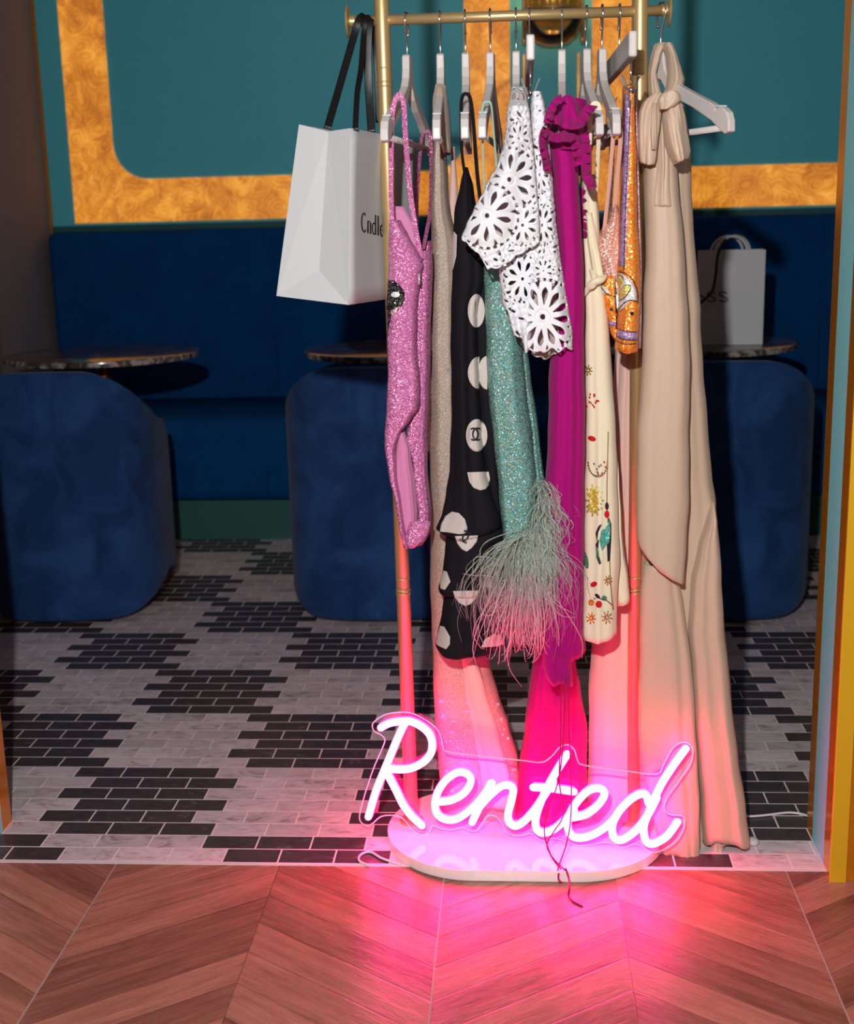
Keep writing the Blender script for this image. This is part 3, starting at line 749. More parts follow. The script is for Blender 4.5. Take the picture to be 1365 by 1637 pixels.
p_ = patch('white_motif', ell(632, 471, 7, 4.5), tr1, M['white_seq'], None, .0032); keep(p_, g)
p_ = patch('rose_motif', [(624, 498), (633, 491), (641, 490), (634, 497), (627, 506)], tr1, M['rose_seq'], None, .0032); keep(p_, g)
keep(tube('zip_pull', S3([(670, 438, -.095), (670, 455, -.097)]), .0018, M['paillette']), g)

# 2 nude sequin gown
g = tag(garment('nude_gown', 705, 200), 'long nude sequin mesh gown between the pink and the black dress', 'dress')
G(cloth('shoulder', [(138, 696, 712), (160, 692, 716), (190, 692, 719), (220, 700, 721), (246, 710, 723)], .0, .12, M['nude'], None, .006, 5, 11), g)
n1 = G(cloth('gown_body', [(228, 693, 713), (300, 691, 717), (340, 690, 722), (400, 689, 735), (480, 687, 740), (560, 686, 742), (700, 687, 745), (800, 688, 752), (900, 688, 760), (1000, 690, 768), (1060, 692, 782), (1110, 694, 797), (1160, 697, 814), (1210, 700, 828), (1260, 704, 836), (1300, 708, 838)], lambda s: .05+.03*s, lambda s: .05+.0*s, M['nude_seq'], None, .007, 4, 12, hem=[(706, 1292), (760, 1318), (838, 1292)]), g)
G(cloth('slip', [(235, 722, 727), (300, 718, 731), (350, 716, 733), (420, 718, 737), (445, 724, 735)], .06, .01, M['peach'], None, .001, 3, 13), g)
G(cloth('lining', [(1030, 735, 752), (1100, 742, 775), (1180, 758, 800), (1240, 768, 815), (1290, 775, 822)], .018, .012, M['peach'], None, .003, 4, 14), g)
keep(tube('neck_ring', S3([(712, 250, -.02), (711, 254, -.02), (713, 258, -.02), (716, 256, -.02), (715, 251, -.02)]), .0006, M['chrome'], closed=True), g)
bm = bmesh.new(); rnd = random.Random(5)
spots = [(700, 405), (699, 380), (686, 524), (685, 592), (686, 600), (716, 591), (702, 655), (707, 780), (726, 1124), (704, 1160), (782, 1126), (795, 1152), (713, 1185)]
for _ in range(70): a = rnd.random(); yy = 1120+a*160; xl, xr = 700+a*10, 800+a*34; spots.append((rnd.uniform(xl, xr), yy))
for x, y in spots:
    q = hit([n1[1]], x, y, None, .002)
    if q is None: continue
    r = rnd.uniform(.0016, .003) if y > 1100 else .0034
    bmesh.ops.create_cone(bm, cap_ends=True, segments=12, radius1=r, radius2=r, depth=.0006, matrix=Matrix.Translation(q) @ Matrix.Rotation(math.pi/2+rnd.uniform(-.5, .5), 4, 'X') @ Matrix.Rotation(rnd.uniform(-.5, .5), 4, 'Y'))
o = link('sequin', bm, M['paillette'], None, False); o['kind'] = 'stuff'; keep(o, g)

# 3 black dress with cream dots
g = tag(garment('black_dress', 748, 200), 'tiered black dress with cream polka dots and interlocking letters', 'dress')
B = []
def add3(*a, **k): r = G(cloth(*a, **k), g); B.append(r[1]); return r
add3('tier', [(930, 711, 806), (980, 706, 808), (1015, 698, 808), (1036, 694, 808)], -.035, .05, M['black_silk'], None, .006, 4, 21, hem=[(694, 1026), (712, 1036), (740, 1038), (770, 1033), (808, 1030)])
add3('tier', [(840, 713, 806), (880, 711, 808), (915, 707, 808), (945, 700, 808)], -.055, .045, M['black_silk'], None, .006, 4, 22, hem=[(699, 936), (704, 942), (712, 945), (730, 945), (765, 943), (808, 940)])
add3('bodice', [(268, 741, 748), (300, 735, 757), (340, 727, 764), (400, 722, 772), (440, 722, 774), (500, 721, 763), (600, 721, 765), (680, 721, 769), (752, 719, 777), (790, 713, 788), (820, 706, 797), (846, 696, 803)], -.07, .04, M['black_silk'], None, .005, 3, 23, hem=[(695, 843), (712, 851), (735, 855), (765, 851), (803, 838)])
add3('back_panel', [(395, 750, 778), (470, 756, 782), (600, 760, 790), (700, 766, 798), (800, 780, 806), (845, 790, 806)], -.04, .035, M['black_silk'], None, .004, 3, 24)
keep(strap('strap', S3([(744, 285, -.09), (738, 240, -.11), (737, 175, -.14), (739, 155, -.15), (744, 150, -.152), (751, 156, -.15), (756, 190, -.14), (763, 280, -.10), (771, 350, -.08), (770, 392, -.07)]), [.0046, .0065], M['black_silk'], None), g)
PT = []
def dot(pts, cen=None, nm='polka_dot'):
    p = patch(nm, pts, B, M['dot'], None, .0030, 8, cen)
    if p: keep(p, g)
def cc(cx_, cy_, s, rot=0):
    L = []
    for sx, off in ((1, -.30), (-1, .30)):
        a = [(cx_+(off*s+sx*s*.72*math.cos(math.radians(t))), cy_+s*.95*math.sin(math.radians(t))) for t in range(-128, 129, 12)]
        L.append([( (x-cx_)*math.cos(rot)-(y-cy_)*math.sin(rot)+cx_, (x-cx_)*math.sin(rot)+(y-cy_)*math.cos(rot)+cy_) for x, y in a])
    o = strokes('monogram', L, 2.6, B, M['ink'], None, .0048)
    if o: keep(o, g)
dot(ell(762, 497, 14, 27, a0=90, a1=270)+[(759, 485)]); dot(ell(761, 497, 14, 27, a0=-90, a1=90)); 
dot(ell(766, 596, 18, 26, a0=90, a1=270)); dot(ell(779, 596, 15, 27, a0=90, a1=270))
dot(ell(762, 696, 17, 26)); cc(760, 694, 10)
dot([(747, 755), (781, 754), (783, 765), (782, 775), (776, 782), (767, 784), (757, 780), (750, 770)])
dot([(703, 850), (705, 838), (712, 825), (722, 818), (733, 820), (743, 830), (747, 843), (746, 853), (733, 854), (715, 851)])
dot([(727, 857), (764, 856), (762, 866), (754, 876), (746, 882), (738, 878), (731, 869)]); cc(744, 858, 9, .5)
dot([(709, 912), (714, 914), (720, 930), (711, 943), (704, 941), (703, 930)])
dot([(724, 945), (765, 944), (762, 956), (752, 966), (744, 969), (734, 964), (727, 955)])
dot([(703, 1000), (710, 1002), (719, 1018), (719, 1030), (713, 1038), (702, 1033), (695, 1028)])
dot([(769, 1035), (775, 1022), (790, 1013), (801, 1016), (808, 1028), (796, 1033)])
dot([(771, 938), (777, 928), (787, 924), (795, 928), (796, 940)])
dot([(717, 372), (724, 368), (730, 376), (729, 410), (722, 438), (717, 436), (716, 400)])
keep(o_, g) if (o_ := strokes('monogram', [[(728, 388), (721, 390), (718, 400), (719, 412), (725, 420)]], 2.6, B, M['ink'], None, .0048)) else None

# 4 teal glitter dress with feather hem
g = tag(garment('teal_dress', 790, 200), 'holographic teal glitter dress with a feather hem', 'dress')
Tt = G(cloth('dress_body', [(405, 774, 812), (430, 773, 819), (500, 775, 828), (560, 777, 835), (600, 779, 839), (700, 788, 850), (780, 797, 858), (850, 804, 856), (900, 806, 850)], -.07, .035, M['teal_seq'], None, .005, 4, 31), g)
G(cloth('back_panel', [(410, 800, 822), (500, 820, 834), (600, 834, 849), (700, 845, 862), (790, 853, 874), (850, 858, 880)], -.03, .03, M['teal_seq'], None, .003, 3, 32), g)
for pts in ([(776, 330, -.10), (773, 270, -.12), (771, 200, -.15), (772, 168, -.16), (779, 163, -.16), (785, 168, -.16), (789, 210, -.14), (795, 290, -.11), (800, 420, -.09)], [(796, 235, .12), (797, 280, .10), (800, 420, .0)]):
    keep(strap('strap', S3(pts), .003, M['turq_bead'] if False else M['mint'] if 'mint' in M else fabric('mint_strap', (.32, .52, .42), .7), None), g)
keep(strap('strap', S3([(776, 330, -.10), (779, 430, -.09)]), .003, bpy.data.materials['mint_strap'], None), g)
# feathers
bm = bmesh.new(); rnd = random.Random(11)
def strand(P, r0, r1=.0002, seg=4):
    C_ = spl(P, 4); k = len(C_)-1; bm_tube(bm, C_, [r0+(r1-r0)*(i/k)**1.3 for i in range(k+1)], seg)
roots = [(866, 770), (872, 790), (872, 812), (864, 835), (852, 852), (838, 868), (826, 880), (846, 880), (860, 868), (815, 888)]
for i in range(1500):
    t = rnd.random()**.75; k = t*(len(roots)-1); a = roots[int(k)]; b = roots[min(int(k)+1, len(roots)-1)]; f = k-int(k)
    x = a[0]+(b[0]-a[0])*f+rnd.gauss(0, 5); y = a[1]+(b[1]-a[1])*f+rnd.gauss(0, 6); Y = rnd.uniform(-.135, -.03)
    if t < .45: L = rnd.uniform(30, 85); dirx = rnd.gauss(6, 16)
    else: L = rnd.choice((rnd.uniform(50, 110), rnd.uniform(90, 175))); dirx = rnd.gauss(-4, 34)
    bow_ = rnd.uniform(-14, 4)*min(1, abs(dirx)/25); dY = rnd.uniform(-.035, .035); cu = rnd.gauss(0, 9)
    w1, w2 = rnd.gauss(0, 3), rnd.gauss(0, 3.5)
    P = [(x, y, Y), (x+dirx*.45, y+bow_*.8+L*.04, Y-.016+dY*.2), (x+dirx*.95+w1, y+L*.30, Y-.026+dY*.5), (x+dirx*1.05-w1+cu*.1, y+L*.52, Y-.024+dY*.6), (x+dirx*1.1+cu*.4+w2, y+L*.74, Y-.022+dY*.8), (x+dirx*1.0+cu, y+L*.95, Y-.016+dY)]
    for q in range(3 if i % 3 == 0 else 1):      # thin barbs run together in wisps
        strand([at(a_+rnd.gauss(0, .9)*(q > 0)*(.4+h_*.5), b_+rnd.gauss(0, .6)*(q > 0), c_) for h_, (a_, b_, c_) in enumerate(P)], rnd.uniform(.00022, .00055), .00012, 3)
for i in range(90):   # longest wisps with curling ends
    x, y = rnd.uniform(815, 865), rnd.uniform(880, 905); L = rnd.uniform(120, 185); d = rnd.gauss(-6, 26); Y = rnd.uniform(-.14, -.06); cu = rnd.uniform(-14, 14)
    strand([at(x, y, Y), at(x+d*.6, y+L*.35, Y-.02), at(x+d+cu*.3, y+L*.7, Y-.02), at(x+d+cu, y+L*.88, Y-.015), at(x+d+cu*1.6, y+L*.86+rnd.uniform(0, 14), Y-.01)], rnd.uniform(.0007, .0012))
for P in ([(815, 900), (790, 893), (765, 890), (757, 897), (755, 915), (748, 921)], [(810, 930), (780, 921), (760, 920), (739, 917)], [(815, 905), (780, 905), (768, 922), (766, 935)], [(860, 900), (880, 880), (893, 900), (900, 925)], [(868, 950), (885, 972), (898, 985), (921, 987)], [(870, 940), (888, 965), (905, 975), (918, 982)], [(826, 1000), (812, 1040), (815, 1070), (834, 1098)], [(812, 960), (780, 985), (768, 960), (790, 900), (815, 888)], [(805, 950), (776, 985), (778, 1040)]):
    strand([at(x, y, -.13) for x, y in P], .0009)
o = link('feather_trim', bm, M['feather']); o['kind'] = 'stuff'; keep(o, g)

# 5/6 crochet lace: sheets cut through by the pattern
def lace(name, rows, Y, mat, parent, flowers, hem, seed, fold=.006, nf=3, top=None, step=1.15, dens=13, hole=.40, thick=.0016, extra=(), depth=.02):
    rnd = random.Random(seed); y0, y1 = rows[0][0], max(h[1] for h in hem)
    cells = {}
    for iy in range(int(y0/dens)-2, int(y1/dens)+3):
        for ix in range(40, 80+20):
            cells[(ix, iy)] = (ix*dens+rnd.uniform(-.35, .35)*dens, iy*dens+rnd.uniform(-.35, .35)*dens, rnd.uniform(.35, 1.2)*dens*.24*hole/.55, rnd.uniform(0, 3.14), rnd.uniform(1.2, 4.2), rnd.random())
    def sd(x, y):
        g_ = 99; infl = None
        for (fx, fy, R, np_, rot, sq) in flowers:
            dx, dy = (x-fx)/sq, (y-fy); rho = math.hypot(dx, dy)
            if rho > R*1.22: continue
            th = math.atan2(dy, dx)-rot; k = 2*math.pi/np_; tl = (th+k/2) % k - k/2
            petal_w = math.sin(min(1, max(0, (rho/R-.12)/.88))**1.1*math.pi*.96)
            g_ = min(g_, rho-.085*R)                                  # eye of the flower
            px_, py_ = rho*math.cos(tl), abs(rho*math.sin(tl))
            u = (px_/R-.30)/.58
            if 0 <= u <= 1: g_ = min(g_, py_-R*.098*math.sin(math.pi*u**1.7)**.8)
            else: g_ = min(g_, math.hypot(px_-R*(.30 if u < 0 else .88), py_)+.0)
            # gaps between petal tips
            tg = (th) % k - k/2; qx, qy = rho*math.cos(tg), abs(rho*math.sin(tg))
            if rho > R*.80: g_ = min(g_, qy-R*.34*(rho/R-.80)) if rho < R*1.04 else min(g_, 1.2 if math.sin(th*np_*3) > .1 else -1.0) if rho < R*1.16 else g_
            return g_
        ix, iy = int(round(x/dens)), int(round(y/dens))
        for i in (ix-1, ix, ix+1):
            for j in (iy-1, iy, iy+1):
                c = cells.get((i, j))
                if not c or c[5] < .18: continue
                dx, dy = x-c[0], y-c[1]; ca_, sa_ = math.cos(c[3]), math.sin(c[3])
                a, b = (dx*ca_+dy*sa_)/c[4], (-dx*sa_+dy*ca_)
                g_ = min(g_, math.hypot(a, b)-c[2])
        return g_
    ph = [rnd.uniform(0, 6) for _ in range(4)]
    def relief(x, y):
        for (fx, fy, R, np_, rot, sq) in flowers:
            dx, dy = (x-fx)/sq, (y-fy); rho = math.hypot(dx, dy)
            if rho > R*1.05: continue
            k = 2*math.pi/np_; tl = (math.atan2(dy, dx)-rot+k/2) % k - k/2; lat = abs(rho*math.sin(tl))/(R*.26)
            if rho < R*.22: return .0028*math.sin(math.pi*rho/(R*.22))
            return .0034*max(0, 1-lat*lat)**.5*min(1, (R*1.05-rho)/(R*.2))
        return .0011*(math.sin(x*.9+math.sin(y*.35)*2)+math.sin(y*.55+x*.2))
    def surf(x, y):
        s = (y-y0)/(y1-y0); xl, xr = interp(rows, y); u = (x-(xl+xr)/2)/max(4, (xr-xl)/2)
        p = at(x, y, Y(y) if callable(Y) else Y); p.y += -relief(x, y) -depth*math.sqrt(max(0, 1-min(1, abs(u))**2))+fold*(.3+s)*(math.sin(nf*u*1.6+ph[0]+s*1.5)+.5*math.sin(nf*2.3*u+ph[1]-s*2)); return p
    def inside(x, y):
        xl, xr = interp(rows, y)
        s = min(x-xl, xr-x)
        hy = hemy(hem, x)+3.5*abs(math.sin(x*.16)) ; return min(s, hy-y, (y-hemy(top, x)) if top else y-y0)
    nx0 = min(r[1] for r in rows)-3; nx1 = max(r[2] for r in rows)+3
    NX, NY = int((nx1-nx0)/step), int((y1-y0+4)/step); val = {}; vt = {}; bm = bmesh.new()
    def val_(i, j):
        if (i, j) not in val:
            x, y = nx0+i*step, y0+j*step; ins = inside(x, y)
            val[(i, j)] = min(ins, max(sd(x, y), 0 if ins > 2.4 else -9) if ins <= 2.4 and ins > 0 and False else sd(x, y)) if ins > 2.6 else ins
        return val[(i, j)]
    def vert(i, j):
        if (i, j) not in vt:
            x, y = nx0+i*step, y0+j*step; v = val_(i, j)
            nb = [val_(i+a, j+b) for a, b in ((1, 0), (-1, 0), (0, 1), (0, -1))]
            if min([v]+nb) < 0 or v < 0:
                gx_ = (nb[0]-nb[1])/(2*step); gy_ = (nb[2]-nb[3])/(2*step); g2_ = gx_*gx_+gy_*gy_
                if g2_ > .04:
                    d = max(-.6*step, min(.6*step, v/math.sqrt(g2_)))/math.sqrt(g2_); x -= gx_*d; y -= gy_*d
            vt[(i, j)] = bm.verts.new(surf(x, y))
        return vt[(i, j)]
    for j in range(NY):
        for i in range(NX):
            vs = (val_(i, j)+val_(i+1, j)+val_(i+1, j+1)+val_(i, j+1))
            if vs > 0: bm.faces.new((vert(i, j), vert(i+1, j), vert(i+1, j+1), vert(i, j+1)))
    bmesh.ops.recalc_face_normals(bm, faces=bm.faces)
    o = link(name, bm, mat, None); md = o.modifiers.new('t', 'SOLIDIFY'); md.thickness = thick; md.offset = 0
    keep(o, parent); return o
g = tag(garment('lace_blouse', 825, 200), 'white crochet lace blouse with cut-out flowers and a flared sleeve', 'blouse')
lace('sleeve', [(140, 818, 837), (160, 815, 842), (180, 811, 846), (200, 810, 848), (230, 806, 851), (260, 797, 854), (300, 776, 857), (335, 758, 860), (360, 746, 862), (380, 738, 862), (400, 745, 860), (425, 770, 850), (440, 775, 830)], lambda y: -.02-.185*max(0, min(1, (y-138)/34)), M['lace'], g,
     [(779, 345, 47, 9, .2, .95), (814, 288, 46, 9, .6, .9), (829, 223, 24, 8, .2, .8), (835, 360, 30, 8, .4, .9)], [(736, 378), (745, 386), (758, 396), (772, 412), (780, 428), (800, 424), (830, 404), (862, 385)], 3, .005, 2)
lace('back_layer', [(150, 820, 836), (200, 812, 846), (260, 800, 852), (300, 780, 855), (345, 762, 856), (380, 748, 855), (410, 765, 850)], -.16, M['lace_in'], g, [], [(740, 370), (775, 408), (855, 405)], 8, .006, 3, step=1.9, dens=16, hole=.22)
lace('bodice', [(385, 800, 862), (430, 798, 858), (480, 803, 850), (520, 815, 850), (545, 825, 848)], -.17, M['lace'], g, [(835, 445, 34, 8, .5, .8)], [(798, 486), (812, 492), (822, 534), (834, 536), (840, 560), (850, 556)], 5, .006, 3)
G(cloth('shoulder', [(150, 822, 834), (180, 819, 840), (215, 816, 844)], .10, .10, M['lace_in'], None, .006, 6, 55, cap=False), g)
g = tag(garment('lace_skirt', 865, 200), 'white crochet lace skirt with scalloped hem and large flower, held by clips', 'skirt')
lace('front_layer', [(148, 851, 865), (170, 849, 871), (200, 848, 875), (250, 850, 880), (300, 853, 884), (350, 853, 888), (400, 851, 894), (450, 846, 901), (500, 841, 909), (535, 838, 915), (565, 842, 915)], -.175, M['lace'], g,
     [(867, 505, 54, 12, .1, .92), (868, 432, 20, 8, .3, .8), (866, 360, 30, 9, .3, .7), (862, 280, 28, 8, .1, .6), (899, 470, 22, 8, .3, .5)], [(836, 540), (846, 556), (868, 560), (880, 552), (892, 558), (902, 552), (914, 556)], 4, .004, 3)
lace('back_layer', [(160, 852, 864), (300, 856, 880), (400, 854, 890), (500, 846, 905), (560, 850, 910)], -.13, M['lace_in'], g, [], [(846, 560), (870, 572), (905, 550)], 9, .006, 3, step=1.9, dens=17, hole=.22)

# 7 magenta dress
g = tag(garment('magenta_dress', 900, 200), 'long magenta chiffon dress with ruffled collar and hanging cords', 'dress')
MT = G(cloth('dress_body', [(215, 884, 912), (235, 878, 920), (300, 883, 925), (400, 892, 932), (500, 886, 933), (560, 880, 934), (620, 877, 935), (700, 875, 935), (800, 872, 935), (900, 872, 933), (1000, 870, 934), (1040, 870, 936)], lambda s: -.14+.08*s, .05, M['magenta'], None, .006, 4, 41, hem=[(868, 1035), (880, 1030), (905, 1042), (922, 1040), (936, 1034)]), g)
G(cloth('overlay', [(790, 868, 895), (850, 870, 905), (900, 870, 912), (1000, 866, 914), (1060, 868, 914), (1095, 876, 916)], -.095, .02, M['magenta'], None, .005, 4, 42, hem=[(868, 1075), (884, 1092), (900, 1088), (916, 1096)]), g)
G(cloth('skirt', [(940, 872, 912), (1000, 862, 916), (1050, 854, 920), (1100, 846, 928), (1160, 838, 938), (1220, 830, 938), (1260, 826, 938), (1300, 822, 938)], .06, .055, M['magenta'], None, .010, 6, 43, hem=[(820, 1302), (880, 1318), (938, 1302)]), g)
def ruffle(pts, wid, seed, Y=-.10, amp=7):
    rnd = random.Random(seed); bm = bmesh.new(); C_ = spl([Vector(p) for p in pts], 18); rows_ = []; L = 0
    for i, p in enumerate(C_):
        if i: L += (C_[i]-C_[i-1]).length
        d = (C_[min(i+1, len(C_)-1)]-C_[max(i-1, 0)]).normalized(); nn = Vector((-d.y, d.x)); row = []
        for k in range(7):
            s = k/6; w = (math.sin(L*.46+seed+math.sin(L*.11)*1.5)+.4*math.sin(L*.95))*s**1.4; w2 = math.sin(L*.40+seed*2)*s
            q = at(p.x+nn.x*wid*s+d.x*w2*amp*.6, p.y+nn.y*wid*s+d.y*w2*amp*.6, Y); q.y += -.016*s+w*.013-.003*math.sin(L*.7)*s; row.append(bm.verts.new(q))
        rows_.append(row)
    for a, b in zip(rows_, rows_[1:]):
        for k in range(6): bm.faces.new((a[k], b[k], b[k+1], a[k+1]))
    bmesh.ops.recalc_face_normals(bm, faces=bm.faces); o = link('ruffle', bm, M['magenta']); md = o.modifiers.new('t', 'SOLIDIFY'); md.thickness = .0009; keep(o, g)
G(cloth('collar', [(172, 884, 912), (184, 878, 922), (205, 874, 930), (225, 878, 930), (250, 876, 928)], -.0, .215, M['magenta'], None, .010, 6, 44, cap=False, top=[(882, 178), (895, 173), (906, 172), (914, 178)]), g)
G(cloth('collar', [(160, 884, 938), (200, 872, 938), (250, 874, 934), (280, 880, 930)], .02, .06, M['magenta'], None, .008, 5, 45, top=[(884, 168), (900, 160), (938, 164)]), g)
ruffle([(896, 150), (882, 160), (873, 178), (868, 196)], -14, 1, -.215); ruffle([(884, 178), (900, 188), (920, 192), (930, 176), (938, 166)], 16, 2, -.215)
ruffle([(876, 205), (886, 212), (902, 212), (922, 216), (930, 236), (932, 262)], 16, 3, -.215); ruffle([(880, 205), (874, 226), (878, 252), (882, 275)], 13, 4, -.215)
ruffle([(928, 215), (930, 250), (930, 280), (940, 302)], -13, 5, -.215); ruffle([(884, 245), (878, 270), (880, 300), (884, 330)], 8, 6, -.09, 4); ruffle([(926, 300), (928, 340), (927, 380)], -8, 7, -.09, 4)
for pts in ([(903, 1080, -.12), (902, 1140, -.12), (899, 1200, -.125), (892, 1250, -.13), (878, 1290, -.135), (870, 1330, -.14), (882, 1370, -.145), (906, 1400, -.15)],
            [(908, 1080, -.12), (909, 1150, -.12), (913, 1250, -.13), (912, 1310, -.135), (905, 1350, -.14), (893, 1385, -.15), (891, 1398, -.155), (895, 1412, -.158)],
            [(897, 1080, -.12), (896, 1180, -.125), (894, 1250, -.13), (901, 1300, -.135), (885, 1330, -.14), (874, 1350, -.14), (884, 1372, -.148), (904, 1392, -.152)]):
    keep(tube('cord', spl(S3(pts), 6), .0012, M['cord'], None, 7), g)
Z = lambda x, y, z=.0015: on_z(x, y, z)
keep(tube('cord', spl([at(904, 1388, -.158), at(909, 1404, -.166), Z(910, 1420, .012), Z(909, 1432), Z(916, 1441), Z(931, 1449)], 6), .0017, M['cord'], None, 7), g)
keep(tube('cord', spl([at(893, 1396, -.158), at(893, 1406, -.164), Z(898, 1411, .008)], 6), .0017, M['cord'], None, 7), g)

# 8 cream embroidered dress
g = tag(garment('cream_dress', 945, 200), 'cream dress embroidered with beaded sun, parrot, cherries and stars', 'dress')
CR = []
r = G(cloth('dress_body', [(280, 929, 950), (340, 928, 957), (400, 929, 960), (440, 930, 962), (480, 931, 968), (560, 933, 976), (640, 934, 981), (700, 934, 984), (800, 933, 988), (900, 931, 990), (960, 931, 986), (1012, 931, 987)], -.07, .035, M['cream'], None, .005, 4, 51, hem=[(931, 1016), (950, 1018), (970, 1015), (987, 1008)]), g); CR.append(r[1])
r = G(cloth('sleeve', [(560, 962, 976), (640, 968, 981), (700, 973, 984), (760, 974, 989), (820, 972, 993), (880, 972, 998), (920, 976, 1004), (950, 980, 1006), (962, 984, 1005)], -.035, .03, M['cream'], None, .003, 3, 52, hem=[(978, 972), (988, 962), (1006, 956)]), g); CR.append(r[1])
keep(tube('knot', spl(S3([(934, 472, -.10), (942, 458, -.112), (952, 450, -.12), (962, 447, -.118), (968, 441, -.11)]), 5), [(.003+.004*math.sin(math.pi*i/20), .003+.003*math.sin(math.pi*i/20)) for i in range(21)], M['cream'], None, 12), g)
keep(tube('knot', spl(S3([(944, 432, -.105), (950, 444, -.116), (948, 456, -.118), (940, 462, -.11)]), 5), [.0025+.003*math.sin(math.pi*i/15) for i in range(16)], M['cream'], None, 12), g)
G(cloth('lapel', [(340, 936, 946), (380, 938, 954), (420, 944, 962), (446, 950, 966)], -.105, .008, M['cream'], None, .003, 3, 54), g)
keep(strap('strap', S3([(943, 340, -.09), (942, 250, -.12), (944, 190, -.15), (947, 168, -.155), (955, 166, -.155), (958, 176, -.155), (957, 215, -.145), (954, 280, -.11), (949, 345, -.09), (946, 380, -.085)]), [.007, .006], M['cream'], None), g)
for pts, w in (([(929, 340), (930, 420), (932, 500), (934, 620), (934, 760), (932, 900), (932, 1005)], 1.4), ([(972, 690), (971, 740), (970, 800), (973, 860), (976, 930), (980, 975)], 1.6)):
    o = strokes('bead_edging', [spl([Vector(p) for p in pts], 6)], w, CR, M['bronze_bead'], None); o and keep(o, g)
rays_ = []
for i in range(22): a = i*2*math.pi/22; rays_.append([(949+5*math.cos(a), 800+6*math.sin(a)), (949+(13 if i % 2 else 16)*math.cos(a), 800+(21 if i % 2 else 26)*math.sin(a))])
o = strokes('embroidered_sun', rays_, 2.6, CR, M['yellow_seq'], None); o and keep(o, g)
o = patch('embroidered_sun', ell(949, 800, 8, 11), CR, M['yellow_seq'], None, .0022); o and keep(o, g)
bird = empty('embroidered_parrot', g.location); keep(bird, g)
def bp(nm, pts, mat, l=.002):
    o = patch(nm, pts, CR, M[mat], None, l)
    if o: keep(o, bird); o.matrix_parent_inverse = Matrix.Translation(-g.location)
bp('wing', [(967, 845), (974, 832), (976, 850), (973, 868), (968, 872), (962, 880), (958, 865), (961, 848)], 'turq_bead', .0024)
bp('body', [(973, 826), (977, 838), (977, 862), (975, 896), (971, 898), (970, 870), (971, 845)], 'dark_bead')
bp('tail', [(957, 862), (955, 878), (957, 890), (961, 900), (958, 903), (953, 890), (952, 870)], 'dark_bead', .0022)
bp('tail', [(952, 872), (957, 880), (957, 895), (953, 888)], 'green_bead', .0026)
bp('neck', ell(970, 822, 4, 6), 'red_bead', .0026); bp('crest', ell(970, 809, 3, 6), 'dark_bead', .0024); bp('wing', [(957, 840), (962, 838), (956, 850), (954, 866), (952, 852)], 'dark_bead', .0022)
for pts, mt in ((ell(946, 701, 6.5, 4, rot=20), 'red_bead'), (ell(949, 934, 5.5, 4, rot=-25), 'red_bead'), (ell(957, 966, 5, 5.5), 'red_bead'), (ell(945, 963, 4.5, 5), 'orange_seq'), (ell(936, 895, 4, 14, rot=-12), 'green_bead'), (ell(955, 953, 5, 2.6, rot=45), 'dark_bead'), (ell(966, 956, 4, 4), 'green_bead')):
    o = patch('bead_motif', pts, CR, M[mt], None, .002); o and keep(o, g)
o = strokes('bead_stem', [[(949, 957), (960, 957), (970, 960), (979, 968)]], 1.4, CR, M['dark_bead'], None); o and keep(o, g)
for cx_, cy_, R, mt in ((945, 988, 8, 'orange_seq'), (970, 987, 9, 'bronze_bead'), (972, 928, 7, 'bronze_bead'), (940, 592, 7, 'bronze_bead')):
    L = [[(cx_+1.5*math.cos(a), cy_+1.5*math.sin(a)), (cx_+R*math.cos(a), cy_+R*1.2*math.sin(a))] for a in [k*2*math.pi/8+.2 for k in range(8)]]
    o = strokes('bead_star', L, 2.0, CR, M[mt], None); o and keep(o, g)
rnd = random.Random(3)
bead_sets = {'red_bead': [], 'green_bead': []}
for _ in range(14): bead_sets['red_bead'].append((rnd.uniform(937, 956), rnd.uniform(628, 652)))
for i in range(16): a = math.pi*i/15; (bead_sets['red_bead'] if i % 2 else bead_sets['green_bead']).append((955-17*math.cos(a)*.9, 738+22*math.sin(a)))
for i in range(10): bead_sets['green_bead' if i % 2 else 'red_bead'].append((rnd.uniform(946, 968), rnd.uniform(735, 758)))
for mt, L in bead_sets.items():
    o = strokes('bead_scatter', [[(x, y), (x+1, y+3.2)] for x, y in L], 2.2, CR, M[mt], None)
    if o: o['kind'] = 'stuff'; keep(o, g)

# 9 blush glitter camisole
g = tag(garment('blush_camisole', 975, 200), 'blush glitter camisole with thin straps beside the orange skirt', 'top')
keep(strap('strap', S3([(965, 375, -.09), (974, 290, -.12), (980, 220, -.145), (983, 203, -.15), (988, 203, -.15), (992, 220, -.145), (986, 290, -.115), (981, 350, -.09)]), [.006, .007], M['blush_strap'], None), g)
keep(strap('inner_strap', S3([(978, 215, .12), (977, 280, .08), (972, 345, .03)]), .009, M['brown_seq'], None), g)
G(cloth('cup', [(326, 978, 986), (350, 970, 992), (372, 958, 997), (398, 944, 1002), (420, 952, 1004), (445, 964, 1004), (470, 976, 1002)], -.075, .03, M['blush_seq'], None, .004, 4, 61), g)

